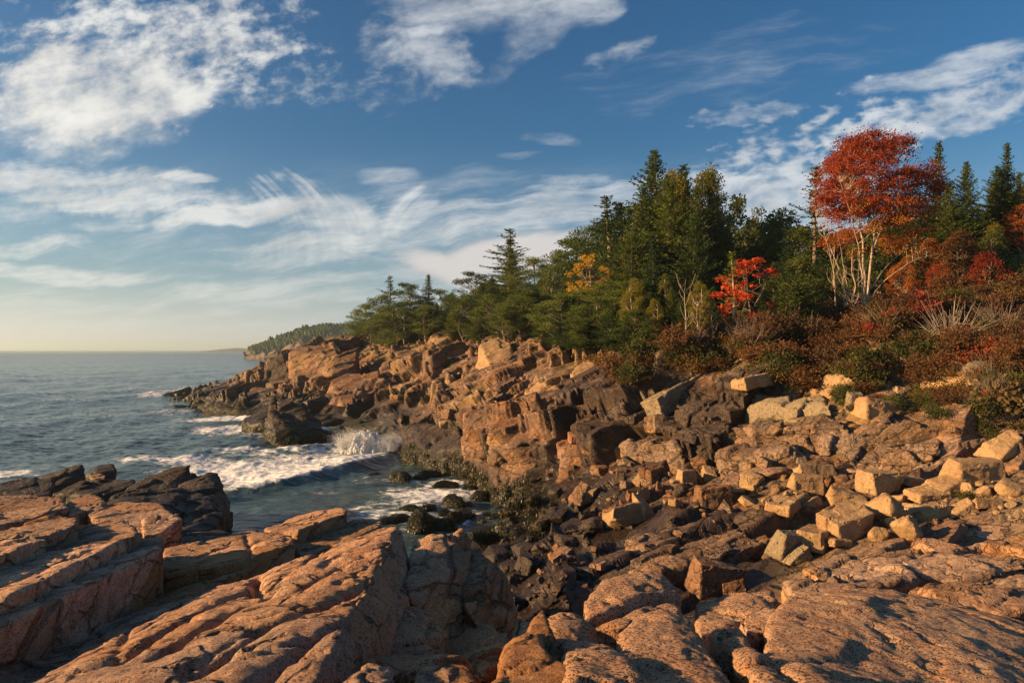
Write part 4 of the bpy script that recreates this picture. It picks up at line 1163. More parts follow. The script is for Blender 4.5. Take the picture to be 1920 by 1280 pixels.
scatter(10, [(1330, 850), (1500, 800), (1700, 810), (1900, 800), (1900, 880), (1600, 880), (1400, 880)], 16, 60, ['block', 'slab', 'wedge'], ['bank', 'grey', 'red'],
        'angular rock on the layered ledges above the beach', 'rocks on the layered ledges', 7, cat='stone', name='ledge_rock')
scatter(12, [(620, 790), (860, 700), (1060, 700), (860, 790), (760, 830)], 10, 40, ['block', 'slab', 'wedge'], ['red', 'boulder'],
        'broken reddish block on the headland slope above the splashing wave', 'broken blocks on the headland', 8, cat='stone', name='fallen_rock')
scatter(30, [(1020, 1010), (1200, 975), (1400, 960), (1400, 1010), (1200, 1060), (1100, 1120)], 12, 34, ['slab', 'block'], ['red', 'cobble'],
        'small flat stone on the dark sloping bedrock of the gully', 'small stones in the gully', 9, cat='stone', name='beach_stone')

# weeded rocks awash in the shallow water
for k, (x, y, w, h) in enumerate([(835, 918, 50, 16), (800, 962, 46, 16), (765, 962, 46, 14), (730, 985, 80, 16), (850, 955, 62, 26), (905, 940, 44, 22), (790, 1000, 82, 46), (830, 1000, 50, 30),
                                  (832, 970, 26, 16), (870, 975, 46, 20), (330, 768, 34, 10), (700, 893, 30, 8), (880, 920, 30, 10), (930, 935, 46, 26), (612, 818, 36, 12), (800, 900, 60, 18), (745, 905, 70, 20)]):
    d = CAM_Z * F / (y - HOR)
    me, v = proto('round', k, 'cobble')
    o = link('weedy_rock', me); W = w / F * d; H = h / F * d * 1.5
    o.scale = (W, W * .8, H / v[:, 2].max()); o.rotation_euler = (0, 0, k * 1.3)
    o.location = ((x - 960) / F * d, d + W * .3, -H * .38)
    tag(o, 'dark weed covered rock awash in the shallow foam of the cove', 'rock', 'weedy rocks awash in the cove')
    if (x, y) == (330, 768): o['label'] = 'small black rock awash in foam off the tip of the headland'
    if (x, y) == (790, 1000): o['label'] = 'large squarish weedy rock in the water just behind the ribbed slab'
    if (x, y) == (850, 955): o['label'] = 'big humped weedy rock at the edge of the cobble beach'

# ---- rocks built to their own form
CL = 'cliff rock'
def cliff(label, pts, base, voxel=.12, seed=0, mat='red', sz=2.6, sm=1, cat='cliff rock', name='cliff_rock', **kw):
    return hullrock(label, cat, pts, base, voxel, sm, mat=mat, name=name, seed=seed, sz=sz, **kw)
# sea stack
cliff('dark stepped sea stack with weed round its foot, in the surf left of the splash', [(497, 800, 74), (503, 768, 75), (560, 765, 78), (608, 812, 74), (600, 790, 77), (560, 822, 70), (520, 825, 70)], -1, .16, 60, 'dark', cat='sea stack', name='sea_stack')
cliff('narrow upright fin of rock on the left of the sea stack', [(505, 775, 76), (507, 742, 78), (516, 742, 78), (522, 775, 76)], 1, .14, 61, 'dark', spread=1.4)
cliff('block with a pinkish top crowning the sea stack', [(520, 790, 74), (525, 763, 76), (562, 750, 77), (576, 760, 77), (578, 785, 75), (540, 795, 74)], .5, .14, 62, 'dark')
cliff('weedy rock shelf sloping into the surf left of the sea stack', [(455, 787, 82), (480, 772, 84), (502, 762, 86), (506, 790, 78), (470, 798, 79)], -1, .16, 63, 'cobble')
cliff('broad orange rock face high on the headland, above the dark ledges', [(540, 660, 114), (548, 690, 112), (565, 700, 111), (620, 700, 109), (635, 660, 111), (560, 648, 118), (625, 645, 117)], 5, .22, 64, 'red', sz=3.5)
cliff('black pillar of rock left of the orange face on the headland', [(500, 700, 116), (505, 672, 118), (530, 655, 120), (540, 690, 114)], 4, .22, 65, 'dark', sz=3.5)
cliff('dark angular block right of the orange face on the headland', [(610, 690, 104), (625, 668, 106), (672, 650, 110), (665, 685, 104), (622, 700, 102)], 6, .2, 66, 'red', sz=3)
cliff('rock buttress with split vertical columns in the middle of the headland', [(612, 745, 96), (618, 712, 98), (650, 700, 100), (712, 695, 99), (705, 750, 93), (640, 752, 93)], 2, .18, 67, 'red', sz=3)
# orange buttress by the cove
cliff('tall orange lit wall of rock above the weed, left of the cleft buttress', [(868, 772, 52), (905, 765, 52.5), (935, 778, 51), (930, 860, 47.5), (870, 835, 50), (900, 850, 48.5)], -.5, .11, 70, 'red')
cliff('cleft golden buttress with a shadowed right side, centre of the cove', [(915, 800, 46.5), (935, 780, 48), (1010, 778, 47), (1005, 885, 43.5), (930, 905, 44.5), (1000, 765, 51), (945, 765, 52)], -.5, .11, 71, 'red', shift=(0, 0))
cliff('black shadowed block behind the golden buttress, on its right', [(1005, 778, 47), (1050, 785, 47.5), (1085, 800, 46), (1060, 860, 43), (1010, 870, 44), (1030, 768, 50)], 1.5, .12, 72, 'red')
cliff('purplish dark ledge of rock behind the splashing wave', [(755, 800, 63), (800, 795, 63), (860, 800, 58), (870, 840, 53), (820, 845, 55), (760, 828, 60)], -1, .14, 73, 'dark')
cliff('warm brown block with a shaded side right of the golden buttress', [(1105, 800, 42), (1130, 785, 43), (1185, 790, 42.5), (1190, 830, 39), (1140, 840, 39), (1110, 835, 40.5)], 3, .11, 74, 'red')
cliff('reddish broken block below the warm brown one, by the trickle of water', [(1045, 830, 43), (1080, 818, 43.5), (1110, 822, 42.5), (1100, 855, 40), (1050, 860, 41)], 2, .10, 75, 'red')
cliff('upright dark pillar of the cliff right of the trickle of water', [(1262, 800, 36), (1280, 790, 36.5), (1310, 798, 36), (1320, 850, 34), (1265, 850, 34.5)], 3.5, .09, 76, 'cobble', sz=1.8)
# bright block and leaning slabs
cliff('brightest yellow white rock face on the cliff, with cracked vertical folds', [(1062, 735, 52), (1072, 695, 53), (1100, 672, 55), (1128, 680, 53.5), (1132, 738, 50.5), (1090, 742, 50)], 5.2, .10, 77, 'boulder', sz=1.8)
cliff('grey shaded rock joined to the right of the brightest face', [(1122, 685, 52), (1160, 678, 52), (1168, 720, 49.5), (1135, 742, 50)], 5.5, .11, 78, 'grey', sz=1.8)
cliff('pinkish slab sloping up to the brightest rock face', [(985, 735, 55), (1015, 712, 56.5), (1045, 690, 57), (1060, 700, 55.5), (1050, 720, 54), (1000, 745, 53)], 5, .11, 79, 'boulder', sz=1.8)
cliff('stack of cracked golden blocks on the skyline shelf below the pines', [(893, 690, 80), (900, 645, 82), (935, 630, 84), (958, 640, 82), (962, 690, 78), (925, 700, 77)], 6.5, .15, 80, 'boulder', sz=2.4)
cliff('shaded blocky crag right of the golden stack, under the pines', [(968, 692, 72), (975, 655, 74), (1010, 648, 74), (1020, 690, 70)], 7, .14, 81, 'red', sz=2.4)
cliff('long cliff ledge with square joints, under the pines on the headland', [(1020, 660, 70), (1045, 640, 71), (1092, 632, 70), (1095, 668, 66), (1030, 690, 67)], 7.5, .14, 82, 'boulder', sz=2.4)
def ledge(label, pts, thick, seed, mat='mid', sz=1.5):
    p = [P(*q) for q in pts]; c = np.mean(p, 0)
    b = [q + (q - c) * .05 - (0, 0, thick) for q in p]
    v, f = hull_mesh(p + b); me = voxelize(v, f, .05, 1)
    o = finish_rock('rock_ledge', me, M[mat], seed=seed, sz=sz, ridges=.8, chunk=1.6); tag(o, label, 'rock ledge')
ledge('long sunlit bedrock ledge running up to the right, right below the boulder pile', [(1500, 1062, 17.2), (1600, 1030, 18.2), (1760, 992, 19.6), (1960, 962, 20.6), (1960, 1000, 19.0), (1740, 1042, 17.6), (1540, 1085, 16.4)], 1.6, 130)
ledge('second bedrock ledge with a broken front edge, at the right edge of the picture', [(1690, 1050, 17.0), (1800, 1020, 18.0), (1960, 1008, 18.3), (1990, 1050, 16.5), (1800, 1085, 15.8), (1720, 1075, 16.2)], 1.3, 131)
ledge('narrow broken bedrock ledge just above the great rounded outcrop', [(1470, 1092, 16.2), (1560, 1068, 17.0), (1690, 1058, 17.0), (1720, 1082, 15.8), (1600, 1105, 15.2), (1490, 1115, 15.4)], 1.3, 132)
ledge('pale bedrock pavement at the right edge, just above the great rounded outcrop', [(1700, 1105, 14.8), (1800, 1085, 15.3), (1960, 1065, 15.6), (2000, 1130, 13.6), (1880, 1150, 13.4), (1780, 1140, 13.9)], 1.3, 133)
ledge('dark layered bedrock ledge in the middle of the gully', [(1185, 1052, 20.4), (1290, 1015, 22.0), (1420, 985, 23.0), (1450, 1010, 21.2), (1360, 1040, 20.0), (1220, 1078, 19.2)], 1.4, 134, 'bank')
ledge('upper dark layered bedrock ledge below the square cut boulder', [(1170, 1010, 23.5), (1260, 985, 25.0), (1400, 962, 25.6), (1430, 985, 24.0), (1330, 1000, 23.4), (1220, 1025, 22.4)], 1.2, 135, 'bank')
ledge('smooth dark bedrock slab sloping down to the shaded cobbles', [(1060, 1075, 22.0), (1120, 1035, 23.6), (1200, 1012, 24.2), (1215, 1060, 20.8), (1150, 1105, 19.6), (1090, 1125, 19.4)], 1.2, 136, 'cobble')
def step_ledge(a, b, hpx, w, label, mat, seed):
    A, _ = on_ground(*a); B, _ = on_ground(*b)
    if A is None or B is None: return
    A, B = np.array(A), np.array(B); ax = B - A; L = np.linalg.norm(ax)
    rs = np.random.RandomState(seed); top, k = [], max(4, int(L / 1.1))
    bk = np.array([-.12, 1.0, .06])
    for i in range(k + 1):
        q = A + ax * (i / k); h = hpx / F * q[1]
        e = min(i, k - i) / k
        top.append(q + (rs.uniform(-.25, .25), -.25 * rs.rand(), h * (.45 + .45 * min(1, e * 5) + rs.uniform(-.12, .12))))
        top.append(q + bk * w * rs.uniform(.7, 1.1) + (rs.uniform(-.25, .25), 0, h * rs.uniform(.7, .95)))
    c = np.mean(top, 0)
    bot = [q + (q - c) * .04 - (0, 0.1, hpx / F * A[1] * 1.3) for q in top]
    v, f = hull_mesh(top + bot); me = voxelize(v, f, .055, 1)
    tag(finish_rock('rock_ledge', me, M[mat], seed=seed, sz=1.5, chunk=2.4, ridges=1.0, rough=1.5), label, 'rock ledge')
for sd, (a, b, h, w, lb, mt) in enumerate([
    ((1420, 800), (1560, 772), 30, 1.6, 'brown bedrock step left of the great square block, under the shrubs', 'grey'),
    ((1505, 742), (1610, 735), 30, 1.5, 'pale jointed bedrock step just left of the great square block', 'boulder'),
    ((1400, 845), (1590, 810), 34, 2.0, 'long reddish bedrock step across the middle of the right hand bank', 'bank'),
    ((1560, 850), (1730, 812), 32, 2.0, 'stepped brown ledge above the bright boulders of the back row', 'bank'),
    ((1700, 830), (1900, 790), 34, 2.2, 'upper tan ledge running to the right edge, under the shrubs', 'bank'),
    ((1380, 880), (1500, 862), 26, 1.6, 'dark ledge at the cliff foot behind the low smooth reddish boulder', 'bank'),
    ((1600, 880), (1760, 862), 24, 1.6, 'low ledge right behind the bright back row boulders', 'bank'),
    ((1730, 868), (1850, 838), 30, 1.8, 'sloping ledge behind the long grey tan slab boulder', 'bank'),
    ((1290, 800), (1400, 785), 34, 1.8, 'shadowed ledge near the top of the dark cliff', 'cobble'),  # cobble material on this ledge and the next: cliff shade put into colour
    ((1290, 850), (1400, 838), 38, 1.8, 'shadowed ledge half way down the dark cliff', 'cobble'),
    ((1160, 870), (1280, 862), 34, 1.8, 'brown ledge at the foot of the cliff left of the dark pillar', 'bank'),
    ((1760, 742), (1860, 722), 24, 1.4, 'narrow pale ledge among the shrubs near the right edge', 'boulder')]):
    step_ledge(a, b, h, w, lb, mt, 150 + sd)
def leaner(label, a, b, wdt, thk, mat, seed):
    A, B = P(*a), P(*b); ax = B - A; ax /= np.linalg.norm(ax)
    sd = np.array([0.35, 1.0, 0.1]); sd -= ax * sd.dot(ax); sd /= np.linalg.norm(sd); up = np.cross(ax, sd); up *= np.sign(up[2])
    rs = np.random.RandomState(seed); pts = []
    for e in (A, B):
        for s_ in (-.5, .5):
            for u_ in (-.5, .5): pts.append(e + sd * s_ * wdt + up * u_ * thk + rs.uniform(-.12, .12, 3))
    pts += [(A + B) / 2 + up * thk * .56 + rs.uniform(-.1, .1, 3)]
    v, f = hull_mesh(pts); me = voxelize(v, f, .07, 1)
    o = finish_rock('leaning_slab', me, M[mat], seed=seed, sz=1.3)
    tag(o, label, 'rock slab')
leaner('long pale slab leaning up to the right out of the bushes, above the dark cliff', (1196, 752, 40.5), (1282, 680, 43.5), 1.3, 1.05, 'grey', 85)
leaner('second leaning slab with a dark underside, just right of the pale one', (1222, 770, 38.5), (1322, 712, 41), 1.5, 1.2, 'grey', 86)
# ================================================================== trees and shrubs
class MeshBag:
    def __init__(self): self.v = []; self.f = []; self.n = 0
    def add(self, v, f):
        v = np.asarray(v); f = np.asarray(f)
        self.v.append(v); self.f.append(f + self.n); self.n += len(v)
    def mesh(self, name, mat, smooth=False):
        return mesh_np(name, np.concatenate(self.v), np.concatenate(self.f), mat, smooth)

def tube(bag, path, r0, r1, sides=6):
    path = np.asarray(path, float); k = len(path)
    t = np.gradient(path, axis=0); t /= np.linalg.norm(t, axis=1, keepdims=True) + 1e-9
    ref = np.array([0.31, 0.95, 0.05]) if abs(t[0][2]) > .5 else np.array([0, 0, 1.0])
    a = np.cross(t, ref); a /= np.linalg.norm(a, axis=1, keepdims=True) + 1e-9
    b = np.cross(t, a)
    r = np.linspace(r0, r1, k)
    th = np.linspace(0, 2 * np.pi, sides, endpoint=False)
    v = path[:, None] + r[:, None, None] * (a[:, None] * np.cos(th)[None, :, None] + b[:, None] * np.sin(th)[None, :, None])
    i = np.arange(k * sides).reshape(k, sides); j = np.roll(i, -1, 1)
    f = np.stack([i[:-1], j[:-1], j[1:], i[1:]], -1).reshape(-1, 4)
    bag.add(v.reshape(-1, 3), f)

def leaves(bag, pos, dirs, length, width, rs, up=None):
    """diamond shaped leaves or needle sprays"""
    n = len(pos)
    dirs = dirs / (np.linalg.norm(dirs, axis=1, keepdims=True) + 1e-9)
    r = rs.normal(size=(n, 3)) if up is None else up + rs.normal(size=(n, 3)) * .55
    s = np.cross(dirs, r); s /= np.linalg.norm(s, axis=1, keepdims=True) + 1e-9
    L = (length * rs.uniform(.6, 1.3, n))[:, None]; W = (width * rs.uniform(.6, 1.3, n))[:, None]
    v = np.stack([pos, pos + dirs * L * .5 + s * W * .5, pos + dirs * L, pos + dirs * L * .5 - s * W * .5], 1).reshape(-1, 3)
    bag.add(v, np.arange(4 * n).reshape(n, 4))

def conifer(seed, H, Rm, z0=.12, shape=0.9, droop=.25, gap=.0, whorl=.30, per=6, lsz=.24, irr=.25, power=1.0, tophook=0):
    rs = np.random.RandomState(seed)
    tr = MeshBag(); cr = MeshBag()
    k = 9; zz = np.linspace(0, H, k)
    wob = np.cumsum(rs.normal(size=(k, 2)) * .05 * H / 12, axis=0); wob[0] = 0
    path = np.c_[wob, zz]
    tube(tr, path, .016 * H, .002 * H, 7)
    def at(z): return np.array([np.interp(z, zz, path[:, 0]), np.interp(z, zz, path[:, 1]), z])
    z = z0 * H
    P_, D_ = [], []
    lop = rs.uniform(0, 6.28)
    while z < H * .985:
        t = (z / H - z0) / (1 - z0)
        prof = ((1 - t) ** power) * (0.55 + .45 * min(1, t * 5)) + .03
        m = per + rs.randint(-1, 2) if t < .93 else 3
        lay = 1 + irr * rs.normal()
        for q in range(m):
            if rs.rand() < gap: continue
            a = q * 6.283 / m + rs.uniform(-.4, .4) + z * 2.4
            L = Rm * prof * lay * rs.uniform(.65, 1.15) * (1 + .15 * math.cos(a - lop))
            if L < .12: L = .12
            el = -droop + (t ** 1.3) * 1.05 + rs.uniform(-.15, .15)
            d = np.array([math.cos(a) * math.cos(el), math.sin(a) * math.cos(el), math.sin(el)])
            b0 = at(z)
            n = max(3, int(L / .14))
            s = np.linspace(.12, 1, n)
            bp = b0 + d * (s * L)[:, None]; bp[:, 2] += (s ** 2.2) * L * .16
            if L > .5: tube(tr, [b0, b0 + d * L * .5, bp[-2]], .012 * L + .006, .004, 3)
            side = np.cross(d, [0, 0, 1.0]); side /= np.linalg.norm(side)
            for sg in (-1, 1):
                tw = L * .42 * (1.05 - s) + .08
                mm = np.maximum(1, (tw / .17).astype(int))
                for i_ in range(n):
                    tl = tw[i_] * rs.uniform(.6, 1.2)
                    dd = d * .65 + side * sg * rs.uniform(.5, 1.0); dd[2] += rs.uniform(-.18, .10); dd /= np.linalg.norm(dd)
                    e = (np.arange(mm[i_]) / mm[i_])[:, None] * tl
                    P_.append(bp[i_] + dd * e); D_.append(np.repeat(dd[None], mm[i_], 0))
            P_.append(bp); D_.append(np.repeat(d[None], n, 0))
        z += whorl * rs.uniform(.75, 1.25) * (1 - .35 * t)
    P_ = np.concatenate(P_); D_ = np.concatenate(D_)
    D_ = D_ + rs.normal(size=D_.shape) * .28
    leaves(cr, P_ + rs.normal(size=P_.shape) * .03, D_, lsz, lsz * .42, rs, up=np.array([0, 0, 1.0]))
    # a second, steeper set gives the sprays some body
    sel = rs.rand(len(P_)) < .55
    D2 = D_[sel] + np.array([0, 0, -.35]) + rs.normal(size=(sel.sum(), 3)) * .35
    leaves(cr, P_[sel], D2, lsz * .8, lsz * .36, rs)
    return tr, cr

def pads(seed, H, W, z0, npad, pr, lsz=.2, leaf='pine', flat=.45, nleaf=260, top=1.0, stems=1, lean=0.0, spread=.35, limb=.010, trunk=.016, shell=.35):
    """trees whose foliage sits in clumps at the ends of limbs"""
    rs = np.random.RandomState(seed)
    tr = MeshBag(); cr = MeshBag()
    st = []
    for s_ in range(stems):
        a = s_ * 6.283 / max(stems, 1) + rs.uniform(-.5, .5)
        o = np.array([math.cos(a), math.sin(a), 0]) * (0 if stems == 1 else W * spread)
        pts = np.array([[0, 0, 0], o * .25 + [0, 0, H * .25], o * .6 + [0, 0, H * .55], o * .95 + [0, 0, H * .88]])
        pts[:, :2] += np.cumsum(rs.normal(size=(4, 2)) * .03 * H, axis=0); pts[0, :2] = rs.normal(size=2) * .01 * H * (stems > 1)
        pts[:, 0] += lean * pts[:, 2]
        pth = resample(np.array([pts[0] + (pts[1] - pts[0]) * t for t in np.linspace(0, 1, 3)][:-1] + list(pts[1:])), 9)
        tube(tr, pth, trunk * H / stems ** .4, .004 * H, 6); st.append(pth)
    P_, D_ = [], []
    for k in range(npad):
        t = z0 + (top - z0) * ((k + rs.rand()) / npad)
        env = math.sin(math.pi * min(1, max(0.0, ((t - z0) / (1.02 - z0)) * .80 + .18))) ** .8
        a = rs.uniform(0, 6.283); rr = W * env * (shell + (1 - shell) * math.sqrt(rs.rand()))
        c = np.array([math.cos(a) * rr + lean * t * H, math.sin(a) * rr, t * H])
        pth = st[rs.randint(len(st))]
        zb = max(0.05, t - .05 - .22 * rr / W) * H
        b = pth[np.argmin(np.abs(pth[:, 2] - zb))]
        mid = (b + c) / 2 + rs.normal(size=3) * .05 * W; mid[2] -= .06 * rr
        tube(tr, [b, mid, c], limb * H * rs.uniform(.5, 1), .003 * H, 4)
        n = int(nleaf * rs.uniform(.6, 1.3)); r = pr * rs.uniform(.65, 1.3)
        q = rs.normal(size=(n, 3)); q /= np.linalg.norm(q, axis=1, keepdims=True); q *= (rs.rand(n) ** .5)[:, None]
        q = q * np.array([r, r, r * flat]); q[:, 2] += .35 * r * flat
        q += rs.normal(size=3) * 0.0
        P_.append(c + q); D_.append(q + rs.normal(size=(n, 3)) * r * .5 + np.array([0, 0, .25 * r]))
    leaves(cr, np.concatenate(P_), np.concatenate(D_), lsz, lsz * (.38 if leaf == 'pine' else .75), rs)
    return tr, cr

TP = {}
def reg(key, trcr, H, matc, matt='bark'):
    TP.setdefault(key, []).append((trcr[0].mesh('trunk', M[matt], True), trcr[1].mesh('crown', M[matc]), H))
reg('spruce', conifer(1, 13, 3.1, z0=.06), 13, 'spruce')
reg('spruce', conifer(2, 13, 2.9, z0=.10, droop=.35, irr=.35, gap=.08), 13, 'spruce')
reg('spruce', conifer(3, 13, 3.5, z0=.05, power=.8, irr=.3), 13, 'pine')
reg('fir', conifer(4, 9, 2.9, z0=.03, droop=.15, power=.85, lsz=.22), 9, 'fir')
reg('fir', conifer(5, 9, 2.2, z0=.04, droop=.2, per=7, lsz=.22), 9, 'fir')
reg('thin', conifer(6, 12, 2.2, z0=.16, gap=.30, irr=.5, whorl=.42, per=5, lsz=.26), 12, 'spruce')
reg('thin', conifer(7, 12, 1.9, z0=.2, gap=.25, irr=.4, whorl=.38, per=5, lsz=.26), 12, 'fir')
reg('bigspruce', conifer(8, 14, 4.2, z0=.16, droop=.30, gap=.22, irr=.35, whorl=.40, power=.75, per=6, lsz=.27), 14, 'spruce')
reg('sapling', conifer(9, 6, 1.3, z0=.10, gap=.25, whorl=.26, per=4, lsz=.17), 6, 'pine', 'bark_pale')
reg('pine', pads(11, 9, 2.9, .22, 34, .95, .24, flat=.5, nleaf=230), 9, 'pine')
reg('pine', pads(12, 9, 3.2, .30, 30, 1.05, .24, flat=.42, nleaf=260, lean=.06), 9, 'pine')
reg('pine', pads(13, 9, 2.4, .15, 34, .85, .24, flat=.55, nleaf=230, lean=-.05), 9, 'spruce')
reg('pine', pads(14, 9, 3.4, .12, 44, 1.0, .24, flat=.45, nleaf=230), 9, 'spruce')
reg('oak', pads(21, 9, 2.6, .25, 44, .85, .22, leaf='b', flat=.8, nleaf=200, stems=2), 9, 'oak')
reg('oak', pads(22, 9, 2.2, .35, 24, .7, .24, leaf='b', flat=.8, nleaf=110, stems=1), 9, 'oak')
reg('birch', pads(23, 13, 2.8, .12, 95, .85, .21, leaf='b', flat=.95, nleaf=210, stems=2, top=1.0, trunk=.010, limb=.005), 13, 'birch', 'bark_pale')
reg('birch', pads(24, 13, 2.4, .2, 70, .85, .21, leaf='b', flat=.95, nleaf=210, stems=2, top=1.0, trunk=.010, limb=.005), 13, 'birch', 'bark_pale')
reg('yellow', pads(25, 8, 3.0, .25, 46, .50, .20, leaf='b', flat=.45, nleaf=70, stems=2), 8, 'yellow')
reg('scarlet', pads(26, 5, 1.8, .15, 40, .38, .16, leaf='b', flat=.5, nleaf=60, stems=3), 5, 'scarlet')
reg('orange', pads(27, 9, 3.2, .18, 70, .9, .22, leaf='b', flat=.7, nleaf=150, stems=3), 9, 'maple_orange', 'bark_pale')
reg('orange', pads(28, 8, 2.8, .12, 60, .85, .21, leaf='b', flat=.8, nleaf=150, stems=3), 8, 'heath_rust', 'bark')
reg('redtree', pads(29, 7, 2.8, .25, 50, .75, .20, leaf='b', flat=.6, nleaf=130, stems=3), 7, 'maple_red', 'bark')

RT = random.Random(5)
KINDN = {'spruce': ('spruce_tree', 'spruce tree'), 'fir': ('fir_tree', 'fir tree'), 'thin': ('spruce_tree', 'spruce tree'), 'bigspruce': ('spruce_tree', 'spruce tree'), 'sapling': ('spruce_sapling', 'sapling'),
         'pine': ('pine_tree', 'pine tree'), 'oak': ('leafy_tree', 'leafy tree'), 'birch': ('birch_tree', 'birch tree'), 'yellow': ('yellow_tree', 'leafy tree'), 'scarlet': ('scarlet_bush', 'bush'),
         'orange': ('orange_tree', 'leafy tree'), 'redtree': ('maple_tree', 'maple tree')}
def tree(key, x, ytop, d, label, group=None, wf=1.0, i=None, ybase=None, tilt=.03):
    X = (x - 960) / F * d
    g = ground(X, d) - .15
    top = CAM_Z - (ytop - HOR) / F * d
    h = top - g
    if h < .8: return None
    t, c, H = TP[key][(RT.randrange(9) if i is None else i) % len(TP[key])]
    nm, cat = KINDN[key]
    e = bpy.data.objects.new(nm, None); COL.objects.link(e); e.empty_display_size = .3
    e.location = (X, d, g)
    s = h / H; w = s * wf * 1.22
    if s < .6: w = s * wf * 1.15
    e.scale = (w, w, s); e.rotation_euler = (RT.uniform(-tilt, tilt), RT.uniform(-tilt, tilt), RT.uniform(0, 6.28))
    for n_, me in (('trunk', t), ('crown', c)):
        o = bpy.data.objects.new(n_, me); COL.objects.link(o); o.parent = e
    tag(e, label, cat, group)
    return e

